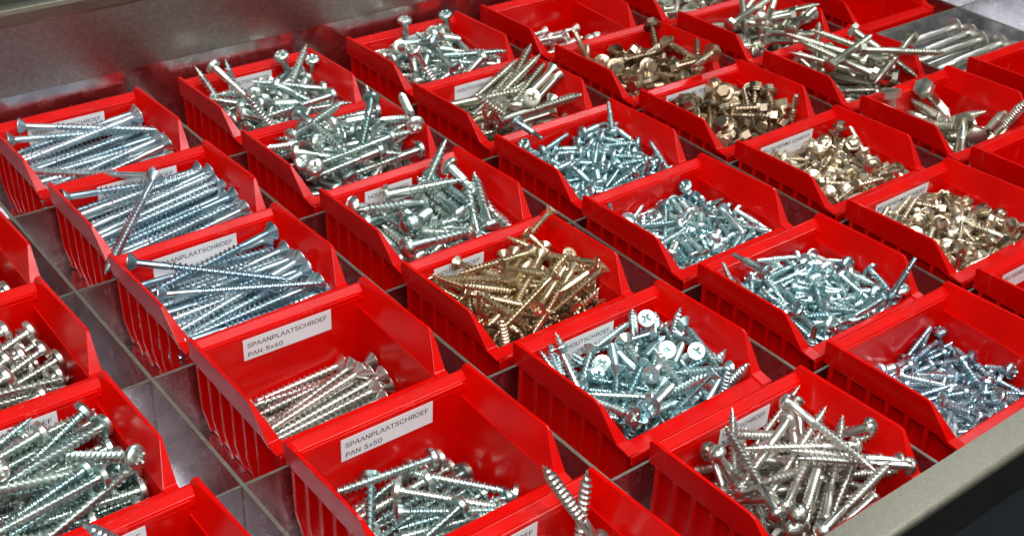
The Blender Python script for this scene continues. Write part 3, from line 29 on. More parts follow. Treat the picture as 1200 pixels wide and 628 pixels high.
'C5':[340,-125,-379,72,-23,-64,4,386,-227,-379,71,-35,-58,-11,421,-463,-379,5,-30,-61,72,673,-242,-378,38,-67,-7,61,209,-330,-379,70,67,-12,15,277,-325,-379,60,-57,37,40,535,-343,-379,33,6,68,64,699,-478,-379,71,-34,59,9,214,-538,-366,45,-31,-66,-50,302,-515,-379,61,-67,-11,38,582,-459,-379,26,1,-68,67,629,-444,-379,50,-27,62,52,189,-645,-379,61,-39,-55,38,343,-627,-379,19,67,9,70,557,-383,-379,10,35,58,71,650,-570,-359,2,-45,59,-65,189,-188,-379,51,-26,-63,51,278,-244,-328,31,-44,-51,65,494,-160,-379,60,-13,-67,-39,704,-345,-354,29,-73,23,56,197,-225,-356,70,-39,57,-10,261,-304,-334,25,-39,-56,67,523,-244,-349,82,35,42,-9,637,-308,-327,67,66,15,28,141,-381,-357,7,2,-75,-64,363,-480,-355,15,-24,-55,77,577,-455,-325,24,60,-48,-58,636,-418,-334,32,-52,39,68,148,-482,-379,3,23,-64,72,423,-577,-363,28,54,50,60,526,-508,-340,43,-44,27,-73,705,-568,-359,53,74,14,37,144,-469,-287,69,-67,-3,21,329,-343,-379,53,-61,-29,-48,487,-259,-307,64,-36,43,-51,665,-91,-294,11,-54,-82,11,105,-397,-329,43,35,56,-61,366,-311,-341,5,11,-80,57,488,-267,-354,53,-75,-15,33,775,-292,-351,32,-45,64,52,105,-497,-368,66,71,-12,15,399,-434,-328,27,-75,-13,-56,665,-421,-303,37,23,-47,-76,687,-512,-312,18,39,-3,-89,184,-570,-325,71,31,-62,6,439,-598,-330,27,-42,73,-44,492,-349,-348,46,54,-3,69,606,-569,-322,62,1,-76,15,190,-147,-361,60,-24,-70,27,371,-131,-342,31,45,-45,-69,500,-105,-334,65,-35,-54,38,692,-126,-335,20,-79,2,-56,136,-335,-315,71,60,32,-6,260,-377,-334,45,61,19,-61,495,-319,-319,5,48,-22,84,750,-215,-319,52,18,43,-70,194,-515,-325,25,44,51,68,416,-353,-321,71,40,-16,54,478,-414,-297,71,68,10,10,774,-493,-338,78,-48,17,35,190,-633,-279,68,-37,-54,28,393,-645,-327,68,-33,46,-43,686,-210,-291,32,-64,5,-68,692,-610,-321,69,-9,69,-12,106,-177,-311,4,-1,80,59,408,-92,-272,29,56,-18,-74,424,-169,-316,44,-58,30,-60,616,-176,-339,44,35,74,35,199,-336,-270,0,-30,-66,-68,208,-215,-311,11,59,7,78,740,-275,-329,49,-81,7,27,775,-127,-281,96,-16,0,19,284,-444,-278,28,-68,15,65,386,-375,-276,30,-31,-86,24,569,-434,-270,50,38,-47,-60,763,-544,-267,55,-39,-53,-49,386,-503,-314,29,-80,-6,-51,413,-559,-272,36,23,62,-64,488,-586,-298,22,-79,26,49,640,-645,-345,47,43,-67,-35,198,-125,-293,11,65,-18,71,387,-143,-296,12,56,18,79,537,-176,-346,53,-3,79,26,659,-177,-304,67,-51,46,-25,152,-202,-285,65,17,-47,56,347,-252,-283,16,44,-59,64,424,-293,-284,59,-68,-39,-14,682,-286,-321,6,40,-16,-89,181,-299,-241,47,-1,-82,28,452,-463,-249,66,-29,-63,25,537,-575,-276,8,-40,37,82,565,-507,-261,76,-38,12,-49,237,-609,-261,26,-90,31,-8,261,-632,-323,39,62,-37,-56,722,-559,-276,8,23,-63,72,152,-173,-252,19,-20,54,-78,352,-281,-193,73,-53,-41,6,602,-91,-228,38,-47,-73,29,661,-134,-271,54,-10,-81,-15,190,-359,-228,30,-54,-45,64,487,-188,-272,66,37,57,30,516,-287,-240,53,-15,77,-30,699,-280,-263,65,56,-50,3,244,-423,-223,11,-26,-55,78,630,-388,-222,49,-41,-37,-66,599,-565,-250,6,-77,25,-56,274,-572,-260,6,-33,48,-80,348,-591,-282,79,15,28,51,737,-483,-304,34,24,70,-57,212,-91,-321,46,-35,25,-76,466,-292,-265,67,67,27,6,376,-147,-256,39,-39,39,-73,614,-159,-271,65,49,29,48,391,-288,-238,69,-51,-48,13,345,-323,-250,51,-54,-65,0,692,-378,-267,76,51,-33,17,286,-398,-303,69,-51,16,47,190,-532,-249,57,-17,-72,33,619,-605,-220,38,30,-46,-74,775,-417,-232,46,30,41,-71,264,-478,-263,67,-8,-67,-27,620,-626,-264,80,-25,-52,11,450,-527,-272,40,45,-40,68,643,-568,-218,23,69,-19,65,204,-167,-254,71,-54,-42,1,170,-91,-192,4,-90,19,-36,589,-139,-239,45,-51,-56,45,668,-263,-234,45,49,-19,71,320,-375,-278,78,45,14,-39,346,-504,-209,72,-10,-57,-37,735,-337,-239,23,22,-72,61,211,-584,-227,21,66,21,-68,188,-553,-213,58,61,-38,-36,400,-410,-224,54,59,7,58],
'D0':[321,-213,-280,58,37,58,41,422,-263,-280,70,-14,67,-14,533,-341,-280,23,68,-4,-68,676,-506,-280,69,-42,54,19,199,-405,-280,34,-7,68,-63,360,-104,-278,64,-30,62,-31,598,-164,-280,69,-11,68,-17,109,-235,-251,41,-44,60,51,545,-425,-280,54,31,61,47,419,-548,-280,25,-47,-50,67,368,-282,-237,42,63,23,59,642,-553,-235,67,55,42,24,356,-460,-253,16,-44,43,-76,530,-546,-280,20,-43,-54,69],
'D1':[227,-109,-268,39,56,-38,-60,456,-153,-268,54,64,-22,-47,721,-384,-268,68,-46,-50,-25,349,-355,-268,72,33,59,-8,515,-325,-268,28,68,-1,66,703,-412,-220,13,20,47,84,241,-387,-268,72,-22,-64,4,489,-374,-268,23,-44,51,-68,626,-600,-268,23,68,-5,-68,207,-297,-249,10,53,-31,77,382,-205,-202,34,-50,-49,-61,662,-174,-268,37,-54,41,-62,289,-477,-239,26,-43,-37,-77,477,-393,-214,24,-58,41,65,676,-344,-206,30,5,64,70,217,-638,-268,42,-58,-36,59,490,-490,-268,44,59,34,57,661,-624,-224,58,-9,79,-9,256,-185,-233,60,43,65,-15,543,-200,-240,80,-54,-19,7,670,-164,-203,54,-56,-60,11,189,-418,-219,52,-21,-46,-67,388,-487,-224,34,35,-71,48,576,-172,-194,7,-45,75,-45,215,-602,-224,21,53,-2,-81,452,-531,-227,4,12,-78,60,644,-637,-164,38,50,-31,-70,168,-135,-162,24,93,-18,-16,420,-238,-171,19,-69,64,-25,541,-242,-181,65,-62,-35,24,112,-207,-183,48,84,18,-7,481,-362,-154,15,17,70,-67,562,-408,-203,55,27,59,-50,252,-592,-100,28,66,-14,-67,768,-558,-96,5,19,-96,12,620,-561,-227,42,-47,-44,62,279,-296,-175,42,3,-61,66,210,-193,-169,46,-69,-11,-53,683,-186,-135,33,-73,17,55,198,-481,-184,75,4,39,52,424,-516,-151,24,-51,-11,80,541,-292,-134,88,-36,-28,0,212,-533,-221,7,-48,-19,-84,403,-638,-199,66,12,-72,-15,670,-451,-180,50,-3,77,-36,134,-142,-34,22,95,-6,14,445,-203,-116,68,-69,11,15,720,-188,-42,53,-37,-21,-72,112,-455,-182,33,44,-62,54,413,-405,-110,43,15,-49,73,709,-414,-139,30,50,-42,68,276,-542,-136,87,-19,-44,-4,540,-558,-139,11,-75,24,-59,691,-531,-125,70,63,29,-12,282,-195,-181,17,-25,-55,76,285,-171,-127,74,52,-30,-26,346,-346,-139,22,15,-61,73,613,-394,-106,41,-6,-72,54,348,-615,-141,44,36,70,42,672,-573,-74,44,4,-80,-37,273,-280,-117,66,57,3,-47,425,-320,-73,63,-35,-68,6,768,-364,-71,19,-13,-66,-70,643,-284,-83,5,-48,78,38,180,-518,-146,9,-36,67,-63],
'D2':[292,-519,-260,65,45,51,31,499,-349,-230,57,-76,-3,27,643,-218,-260,72,28,62,-3,217,-591,-260,17,67,-12,-70,510,-449,-260,9,-65,-18,71,702,-431,-260,45,65,19,-56,282,-638,-219,82,-12,52,-13,561,-556,-260,64,-45,-51,32,676,-564,-221,37,16,77,47,183,-198,-260,72,-60,-31,6,446,-98,-210,33,69,-44,-46,563,-131,-221,48,52,-13,-68,392,-229,-260,38,11,67,61,329,-310,-215,20,75,3,-61,654,-342,-228,12,38,-66,-62,245,-575,-192,88,22,39,-7,488,-600,-228,57,49,-59,-26,610,-520,-182,35,61,1,-70,217,-100,-190,69,23,-64,-20,223,-216,-213,3,-47,-65,-58,597,-176,-211,68,-8,-50,51,114,-313,-189,64,-34,-28,-61,432,-324,-183,68,49,-49,-18,768,-389,-192,69,40,-32,49,259,-401,-260,66,-2,68,30,367,-502,-209,54,54,21,59,640,-442,-198,67,-46,10,-55,303,-98,-143,66,-12,71,-15,505,-50,108,24,-68,4,-68,128,-185,-175,36,69,59,-17,439,-469,-159,41,-88,-21,3,621,-290,-181,69,-3,68,20,178,-505,-198,68,-45,54,18,210,-534,-162,45,-15,-59,64,577,-359,-171,53,58,-33,-50,332,-165,-142,68,18,-44,-54,661,-194,-204,75,44,-22,-42,153,-393,-216,10,22,48,-83,412,-251,-124,64,-12,61,44,664,-310,-131,20,69,20,64,441,-597,-151,80,-8,-52,-27,768,-580,-156,3,-19,-97,1,257,-246,-173,82,-7,-37,40,282,-184,-175,63,20,-54,-51,768,-187,-170,17,10,35,-91,220,-475,-135,61,-60,45,-20,651,-366,-109,60,3,38,69,630,-531,-127,63,75,15,-6,514,-509,-104,53,65,-6,51,233,-203,-109,43,44,-36,-68,582,-192,-111,57,44,-10,-67,160,-337,-99,16,13,-23,-94,714,-454,-103,52,-9,47,69,711,-576,-155,84,-24,17,43,642,-98,-106,14,-59,-14,77,316,-281,-169,68,6,-66,28,624,-121,-190,10,-44,-21,86,573,-395,-120,21,66,52,-47,268,-356,-118,63,-10,58,48,240,-544,-114,63,-25,-30,66,516,-423,-90,30,-18,59,-71,697,-197,-138,49,-67,53,13,370,-451,-136,76,-52,27,23],
'D3':[174,-145,-291,10,58,34,-72,273,-205,-291,66,-3,67,30,452,-160,-291,70,-40,-54,-18,544,-194,-291,70,67,-9,19,695,-144,-291,69,-52,-43,21,181,-376,-262,57,-4,-78,20,288,-325,-291,43,-35,58,59,402,-278,-291,72,-61,-30,5,557,-366,-291,64,7,-67,35,721,-273,-291,21,53,-42,69,177,-437,-291,57,-65,18,-45,306,-453,-291,70,-53,42,-19,429,-426,-291,48,-64,22,54,578,-458,-285,48,25,65,51,689,-414,-291,66,-67,-2,30,305,-616,-291,55,-30,-60,47,296,-574,-291,18,67,-10,-70,475,-583,-291,61,11,-66,39,587,-644,-291,62,-39,55,-38,654,-530,-291,8,65,-19,-72,105,-367,-232,72,65,16,-12,307,-149,-252,37,46,16,78,452,-129,-245,71,-42,-45,30,581,-132,-271,66,12,-56,-47,739,-215,-268,54,-11,-55,-61,156,-239,-290,42,61,27,-59,290,-316,-246,39,-8,71,-57,405,-318,-253,19,66,-45,-55,548,-318,-291,51,-26,-62,51,690,-305,-291,68,46,49,-25,154,-549,-246,75,-53,-5,37,336,-465,-254,59,-59,25,-46,557,-421,-280,65,-56,45,-19,589,-421,-236,11,-65,-18,71,700,-379,-235,71,-13,66,-15,158,-540,-291,10,35,58,72,332,-496,-291,72,-25,63,-1,390,-536,-276,65,35,-51,-42,499,-556,-248,22,-37,-55,-70,592,-601,-291,56,31,60,46,160,-166,-244,36,-3,-68,-62,251,-145,-233,46,10,-77,-40,386,-157,-291,59,15,66,-42,632,-159,-243,40,68,13,-59,748,-128,-216,3,18,97,1,128,-344,-158,23,13,91,-27,283,-345,-209,0,-37,57,-72,422,-276,-252,55,14,81,5,572,-357,-240,54,-31,-62,46,712,-246,-250,45,-71,3,52,150,-427,-186,9,-22,87,-41,242,-491,-232,49,5,60,-62,455,-517,-249,66,-62,29,28,584,-530,-229,44,55,-9,-69,774,-462,-235,43,87,13,-11,179,-612,-234,48,-12,-82,24,251,-579,-240,71,-59,-31,18,420,-644,-217,48,-19,-84,6,597,-644,-192,11,66,15,72,681,-637,-234,66,-14,-71,13,120,-205,-237,68,69,3,18,106,-184,-195,25,17,63,-70,622,-92,-184,49,43,-25,-70,544,-178,-240,63,-55,4,-52,614,-261,-225,74,14,59,26,128,-307,-179,13,-22,92,-27,286,-209,-246,76,20,59,9,386,-349,-231,44,74,15,46,571,-305,-251,41,53,47,56,699,-199,-212,71,-49,-35,33,237,-478,-190,43,-36,-54,61,395,-463,-204,66,-46,15,56,435,-439,-197,43,61,-32,56,598,-407,-188,58,77,6,19,720,-360,-192,30,-79,39,34,182,-575,-203,22,-66,-46,54,334,-569,-216,73,67,-6,1,326,-643,-159,56,34,65,35,616,-586,-239,37,47,-66,-43,687,-568,-233,16,-53,28,-77,181,-120,-136,26,75,1,-59,451,-168,-206,15,9,64,74,494,-171,-215,56,65,-46,13,525,-203,-204,55,75,16,-30,775,-97,-198,19,4,0,-97,313,-338,-170,44,57,3,-68,239,-354,-206,47,-80,-1,34,467,-278,-177,55,5,-75,34,558,-244,-195,9,-2,-73,66,733,-263,-193,55,56,57,-21,268,-412,-235,90,12,-39,3,356,-552,-180,76,-1,-55,32,396,-575,-230,74,-34,41,-38,474,-426,-186,51,-15,-60,-58,687,-399,-194,60,64,9,45,105,-550,-170,66,-50,37,41,202,-643,-205,64,-34,60,-31,510,-612,-203,83,-20,-36,34,657,-521,-221,5,84,10,52,701,-644,-141,30,-72,46,-39,211,-93,-204,79,0,-59,6,409,-168,-195,10,3,64,75,481,-197,-177,75,-37,45,26,761,-180,-207,89,8,-19,38,193,-361,-193,77,-20,-35,-47,308,-242,-199,23,57,-48,-61,350,-468,-178,50,-2,-44,-73,526,-382,-187,0,-45,55,69,748,-251,-145,67,33,3,-65,213,-617,-150,15,77,-21,-57,319,-490,-151,51,9,-69,-48,423,-508,-161,4,-3,63,76,635,-595,-181,48,54,-44,-52,773,-291,-112,43,89,0,-4,252,-514,-173,67,-9,-56,46,669,-474,-175,59,68,-26,34,716,-499,-193,39,-88,-21,10,775,-540,-224,17,-10,33,91,298,-124,-206,12,-33,-30,88,491,-294,-141,65,-50,52,-20,696,-107,-186,91,16,-35,1,732,-156,-108,2,-15,-5,-98,164,-460,-138,10,14,72,66,214,-265,-172,25,-76,30,51,316,-276,-167,65,-26,51,-48,689,-369,-160,25,-10,-83,-47,597,-280,-187,56,-38,47,55,580,-478,-223,47,27,-20,-80,545,-545,-161,66,-41,-36,49,641,-459,-140,9,-14,-74,64,416,-624,-115,34,46,-59,-55,297,-692,93,70,40,-54,17,699,-588,-143,52,-42,59,-43,180,-172,-156,53,11,-60,57,327,-161,-160,36,-49,30,72,382,-171,-157,34,-5,65,-67,565,-173,-151,76,46,-40,-17,287,-225,-155,69,-35,-55,26,548,-315,-125,30,75,13,-56,521,-412,-130,53,77,-1,-33],
'D4':[275,-135,-275,21,67,-7,-69,297,-325,-252,66,-24,69,-5,411,-154,-275,41,-56,37,-60,575,-167,-263,24,-52,49,64,699,-217,-275,29,-48,47,-67,191,-301,-275,44,-65,-18,-57,286,-257,-275,8,33,59,72,474,-265,-275,44,18,65,57,562,-290,-275,52,-27,-62,50,727,-330,-275,57,-18,-65,-45,276,-370,-275,43,58,-34,-58,317,-470,-275,65,67,-4,-31,462,-438,-264,7,-64,31,68,593,-496,-275,21,7,67,-69,625,-362,-275,69,-6,67,-22,182,-501,-275,52,-27,-62,50,295,-606,-275,17,67,-11,-71,427,-515,-275,14,37,-56,-71,559,-567,-275,12,15,-66,71,677,-571,-275,71,-55,39,-14,257,-169,-230,53,-56,33,52,335,-146,-237,58,5,68,-43,416,-92,-275,71,-11,67,-17,581,-200,-221,72,-59,33,-7,662,-173,-245,59,-65,44,-12,105,-305,-275,62,-55,39,38,316,-357,-225,65,-47,45,-35,430,-223,-275,67,47,-48,-28,543,-351,-246,14,40,67,-59,589,-345,-236,75,-62,18,-1,347,-500,-238,45,25,68,-51,410,-533,-239,53,80,7,22,516,-492,-226,72,-32,-56,-23,602,-500,-231,41,36,-51,65,638,-449,-253,6,22,-73,63,214,-447,-275,72,-25,63,-1,328,-644,-275,12,66,16,72,453,-489,-251,65,60,44,12,614,-644,-223,39,55,43,58,733,-293,-233,69,57,40,-15,142,-168,-275,29,-47,49,66,305,-202,-219,58,57,49,-29,426,-92,-221,38,-54,-39,62,545,-120,-220,29,67,2,-67,775,-168,-244,48,-67,42,35,105,-311,-232,65,-50,37,41,246,-269,-214,83,-46,17,-21,432,-320,-244,59,53,58,-13,504,-309,-216,38,52,-26,71,739,-167,-216,60,-56,-41,-37,244,-503,-247,82,-51,17,-14,413,-453,-203,40,-37,-64,-52,537,-574,-215,18,29,25,89,548,-455,-200,29,-66,34,58,683,-453,-228,51,39,-24,-72,189,-644,-233,15,46,12,85,324,-568,-227,63,50,45,-34,443,-644,-229,51,-20,82,-8,604,-612,-196,68,-13,-67,20,698,-631,-274,2,64,21,72,201,-92,-180,10,91,-17,-34,206,-177,-205,74,-10,46,46,433,-168,-196,81,-56,-6,-1,495,-167,-167,24,7,70,65,775,-168,-185,73,-63,-15,-12,182,-427,-248,64,26,-70,-6,245,-336,-204,65,53,-52,-12,454,-377,-190,2,35,20,-90,469,-245,-200,58,-70,31,-23,626,-192,-182,60,-22,75,12,201,-536,-230,51,44,-72,8,345,-410,-212,86,28,-33,25,408,-459,-155,46,76,-31,-31,637,-370,-207,20,-78,-1,-58,706,-477,-201,14,86,23,40,178,-515,-200,73,-2,48,47,295,-604,-198,46,-24,-82,-17,465,-568,-204,72,56,32,-22,695,-567,-219,21,40,-14,-87,699,-520,-213,64,8,74,-15,167,-150,-189,3,80,40,-43,385,-132,-149,43,60,-61,-26,450,-172,-145,78,57,-19,-7,616,-93,-179,1,89,-6,43,750,-197,-150,69,66,-10,25,135,-322,-203,87,-44,-10,-11,181,-304,-196,63,-31,-20,-67,353,-294,-187,23,-62,-29,-68,664,-296,-183,68,39,46,-38,738,-291,-183,24,31,-62,67,105,-428,-209,16,11,69,-68,241,-422,-184,27,-2,-88,37,488,-268,-165,52,59,-6,-60,508,-310,-166,29,36,69,54,699,-411,-219,17,39,-12,-89,182,-591,-201,53,-41,-67,27,230,-544,-181,8,-59,-19,77,127,-338,-158,89,-38,0,21,305,-177,-146,37,83,25,31,368,-92,-140,13,82,-14,-52,559,-149,-174,93,-21,2,-25,631,-147,-163,60,-63,37,-30,123,-167,-161,41,-70,45,35,162,-219,-191,37,72,-53,23,655,-214,-150,74,-58,15,-28,607,-326,-184,88,5,-45,4,327,-374,-183,13,-57,-12,-79,262,-554,-145,75,-32,56,6,622,-643,-163,56,-46,-39,55,774,-445,-183,84,5,-7,51,105,-644,-152,3,-97,-19,-4,322,-571,-166,9,67,45,57,769,-644,-148,3,-97,19,1,225,-221,-182,94,-12,16,-25,355,-219,-131,59,0,-60,52,521,-170,-124,21,51,-47,67,205,-398,-147,38,76,-38,-33,173,-463,-172,48,11,19,83,502,-490,-180,68,-46,32,46,666,-296,-137,6,-67,5,73,687,-233,-188,82,-10,14,-53,105,-494,-159,41,37,60,-57,182,-532,-129,76,18,46,-40,435,-538,-152,55,63,42,32,596,-462,-148,5,-24,66,70,145,-163,-118,73,58,8,33,245,-292,-152,52,51,-11,-66,245,-347,-159,23,71,-14,-64,730,-503,-157,45,3,-57,-67,723,-409,-160,14,11,-22,-95,358,-603,-159,34,-57,70,-23,352,-305,-135,24,31,-40,82,127,-457,-127,40,-38,-60,-57,552,-687,-3,67,-48,-48,28,714,-620,-137,1,68,66,29],
'E0':[215,-229,-232,52,-25,64,49,435,-202,-232,13,-58,-37,-70,531,-216,-232,62,-68,9,-36,179,-409,-232,29,-1,-69,65,346,-414,-232,71,61,-31,-6,420,-538,-232,49,-63,28,-52,291,-265,-221,28,0,-66,68,413,-235,-184,70,-62,18,28,605,-296,-212,12,64,3,-75,264,-447,-232,35,-8,-68,62,473,-574,-119,81,-8,-38,-41,686,-514,-232,55,20,-66,46,131,-235,-210,63,-66,-30,-22,337,-641,-232,38,56,-39,-60,595,-95,-170,38,-56,-39,60,109,-501,-175,77,60,12,-12,524,-399,-232,71,-26,63,0,770,-502,-208,24,30,67,-62,179,-234,-190,61,-73,25,13,499,-436,-191,17,64,28,68,605,-247,-204,68,-22,-57,38,248,-437,-156,76,10,-62,1,462,-592,-203,65,-28,69,-1,676,-467,-199,58,21,-56,53,109,-234,-162,36,-38,-58,-61,408,-223,-126,55,-25,-67,-41,718,-375,-137,52,-63,52,19,311,-601,-139,45,63,35,51,382,-564,-182,31,52,38,68,513,-482,-175,2,73,11,-66,252,-253,-191,47,-66,-23,-52,523,-261,-128,80,-32,-48,-9,709,-229,-170,50,-81,-6,-26,315,-317,-164,32,0,-52,78,297,-510,-159,10,-54,-33,-76,612,-496,-132,68,6,71,0,287,-191,-139,18,42,-53,-70,638,-219,-113,8,46,43,-76,641,-268,-148,25,-58,-58,-49,336,-283,-129,13,49,-45,-72],
'E1':[418,-543,-179,46,-51,-61,37,327,-640,-220,51,43,-65,-35,306,-445,-311,21,-45,-53,67,433,-625,-311,70,-16,-67,11,554,-312,-283,34,-44,-48,-66,486,-125,-311,69,10,-68,-17,574,-508,-280,56,-66,31,-36,308,-248,-284,64,-60,-41,19,561,-303,-230,71,-50,-45,13,237,-401,-210,1,25,59,-75,553,-610,-242,41,63,45,47,218,-295,-254,3,-30,-53,-78,562,-349,-190,38,-36,59,-60,328,-469,-256,34,-59,-36,62,510,-557,-203,3,-82,13,53,240,-289,-154,62,-22,-57,-47,579,-225,-197,35,-82,7,-42,320,-441,-146,12,45,53,-69,557,-454,-213,52,9,65,-53,540,-97,-179,52,46,60,37,159,-403,-194,26,17,-48,81,433,-434,-215,23,59,-57,-50,328,-468,-96,63,40,-51,-40,612,-438,-193,19,81,-27,47,110,-434,-205,71,45,-27,45,655,-447,-152,10,50,-62,58,111,-368,-181,28,-44,71,44,730,-382,-147,81,35,-25,39,551,-164,-171,42,-59,42,-53,456,-617,-49,55,39,-49,-53,771,-370,-116,49,25,-39,73,546,-528,-82,51,-1,-80,29,373,-452,-25,54,-43,69,-17,524,-483,-91,64,26,-71,5,419,-239,-16,51,-17,-70,45,465,-354,-42,1,-50,36,-77,416,-640,-89,75,12,-62,-16,607,-373,-21,35,-80,8,46,485,-416,26,11,-51,-50,68,482,-698,73,65,0,-69,27,438,-380,25,35,-26,-57,68,327,-354,41,65,3,-74,10],
'E2':[492,-591,-295,41,-59,-36,57,385,-491,-295,6,66,-21,-71,110,-422,-295,15,13,68,-69,332,-640,-261,74,-15,-63,16,228,-293,-230,32,-5,-78,-52,769,-315,-254,54,-62,-43,-36,242,-455,-229,23,46,37,-76,551,-432,-295,42,59,36,57,507,-199,-295,1,-64,26,-71,636,-314,-238,40,-40,56,59,393,-381,-243,19,34,-59,69,515,-409,-245,52,-73,11,41,347,-222,-200,64,-8,-69,-30,594,-245,-196,37,-82,0,40,338,-275,-197,26,45,-54,-65,607,-450,-187,12,-58,-42,-68,378,-348,-144,31,49,-47,65,554,-165,-182,70,37,56,20,183,-354,-136,30,45,51,-66,518,-262,-194,2,-56,57,59,305,-303,-158,69,-53,14,45,620,-302,-82,63,69,21,25,550,-394,-141,17,44,-49,72,271,-216,-21,50,32,-77,16,474,-364,-135,77,-45,-25,-34,233,-401,-192,60,-57,-53,-12,445,-208,-114,41,-73,15,-51,705,-404,-9,3,15,-53,-82,493,-365,-71,25,-63,13,71,576,-434,-39,63,54,-52,16,615,-589,34,22,-58,2,-77,290,-371,-31,61,39,65,-16,471,-350,-9,41,10,65,-62,293,-406,15,40,69,-34,48,315,-280,50,18,-27,71,-61,509,-350,43,17,-30,71,-59,328,-421,68,56,-28,-69,35,593,-607,83,54,-70,-14,43],
'E3':[281,-258,-332,8,60,-33,71,286,-148,-301,56,35,-52,-52,312,-374,-332,70,55,40,17,602,-496,-332,57,-66,-18,44,346,-222,-285,74,15,-57,-29,594,-415,-268,4,79,11,59,236,-450,-286,7,18,57,79,593,-630,-299,44,-52,33,-64,120,-172,-138,55,-10,-12,-81,610,-446,-201,74,39,-52,4,174,-416,-258,82,-44,29,18,758,-569,-170,11,-61,76,17,347,-107,-260,44,46,-26,-71,595,-277,-225,44,-87,-1,19,302,-468,-231,48,74,42,13,460,-242,-245,51,70,45,16,595,-106,-263,31,-66,46,-49,229,-512,-229,54,-45,9,69,588,-578,-130,21,-91,-17,-28,414,-280,-193,75,-29,-57,0,615,-170,-229,47,58,64,14,375,-525,-190,57,-60,12,-53,612,-139,-137,82,11,-40,-36]}

# ---------------------------------------------------------------- materials
def mat(name):
    m = bpy.data.materials.new(name); m.use_nodes = True
    nt = m.node_tree; b = nt.nodes['Principled BSDF']
    return m, nt, b
def node(nt, kind, **kw):
    n = nt.nodes.new(kind)
    for k, v in kw.items():
        if k in n.inputs: n.inputs[k].default_value = v
        else: setattr(n, k, v)
    return n
def ramp(nt, src, stops):
    r = nt.nodes.new('ShaderNodeValToRGB'); e = r.color_ramp.elements
    e[0].position, e[0].color = stops[0][0], (*stops[0][1], 1)
    e[1].position, e[1].color = stops[-1][0], (*stops[-1][1], 1)
    for p, c in stops[1:-1]:
        q = e.new(p); q.color = (*c, 1)
    nt.links.new(src, r.inputs[0]); return r

def plastic():
    m, nt, b = mat('red_plastic')
    tc = node(nt, 'ShaderNodeTexCoord')
    n1 = node(nt, 'ShaderNodeTexNoise', Scale=38.0, Detail=3.0)
    nt.links.new(tc.outputs['Object'], n1.inputs['Vector'])
    r = ramp(nt, n1.outputs['Fac'], [(0.3, (0.56, 0.0010, 0.0002)), (0.7, (0.70, 0.0018, 0.0002))])
    nt.links.new(r.outputs[0], b.inputs['Base Color'])
    n2 = node(nt, 'ShaderNodeTexNoise', Scale=90.0, Detail=6.0)
    nt.links.new(tc.outputs['Object'], n2.inputs['Vector'])
    mr = node(nt, 'ShaderNodeMapRange'); mr.inputs['To Min'].default_value = 0.10; mr.inputs['To Max'].default_value = 0.34
    nt.links.new(n2.outputs['Fac'], mr.inputs['Value']); nt.links.new(mr.outputs[0], b.inputs['Roughness'])
    # fine scuffs
    mp = node(nt, 'ShaderNodeMapping'); mp.inputs['Scale'].default_value = (300, 60, 60)
    nt.links.new(tc.outputs['Object'], mp.inputs['Vector'])
    n3 = node(nt, 'ShaderNodeTexNoise', Scale=3.0, Detail=4.0); nt.links.new(mp.outputs[0], n3.inputs['Vector'])
    bp = node(nt, 'ShaderNodeBump', Strength=0.06, Distance=0.0006)
    nt.links.new(n3.outputs['Fac'], bp.inputs['Height']); nt.links.new(bp.outputs[0], b.inputs['Normal'])
    b.inputs['Specular IOR Level'].default_value = 0.28
    mp2 = node(nt, 'ShaderNodeMapping'); mp2.inputs['Scale'].default_value = (260, 900, 40); mp2.inputs['Rotation'].default_value = (0.3, 0.2, 0.5)
    nt.links.new(tc.outputs['Object'], mp2.inputs['Vector'])
    n4 = node(nt, 'ShaderNodeTexNoise', Scale=1.0, Detail=5.0); nt.links.new(mp2.outputs[0], n4.inputs['Vector'])
    n5 = node(nt, 'ShaderNodeTexNoise', Scale=26.0, Detail=3.0); nt.links.new(tc.outputs['Object'], n5.inputs['Vector'])
    ml = node(nt, 'ShaderNodeMath', operation='MULTIPLY'); nt.links.new(n4.outputs['Fac'], ml.inputs[0]); nt.links.new(n5.outputs['Fac'], ml.inputs[1])
    r2 = ramp(nt, ml.outputs[0], [(0.36, (0, 0, 0)), (0.47, (0.55, 0.55, 0.55))])
    mx = node(nt, 'ShaderNodeMixRGB'); nt.links.new(r2.outputs[0], mx.inputs[0]); nt.links.new(r.outputs[0], mx.inputs[1]); mx.inputs[2].default_value = (0.80, 0.10, 0.08, 1)
    nt.links.new(mx.outputs[0], b.inputs['Base Color'])
    n6 = node(nt, 'ShaderNodeTexNoise', Scale=22.0, Detail=1.0); nt.links.new(tc.outputs['Object'], n6.inputs['Vector'])
    bp2 = node(nt, 'ShaderNodeBump', Strength=0.35, Distance=0.002); nt.links.new(n6.outputs['Fac'], bp2.inputs['Height']); nt.links.new(bp.outputs[0], bp2.inputs['Normal'])
    nt.links.new(bp2.outputs[0], b.inputs['Normal'])
    return m
RED = plastic()

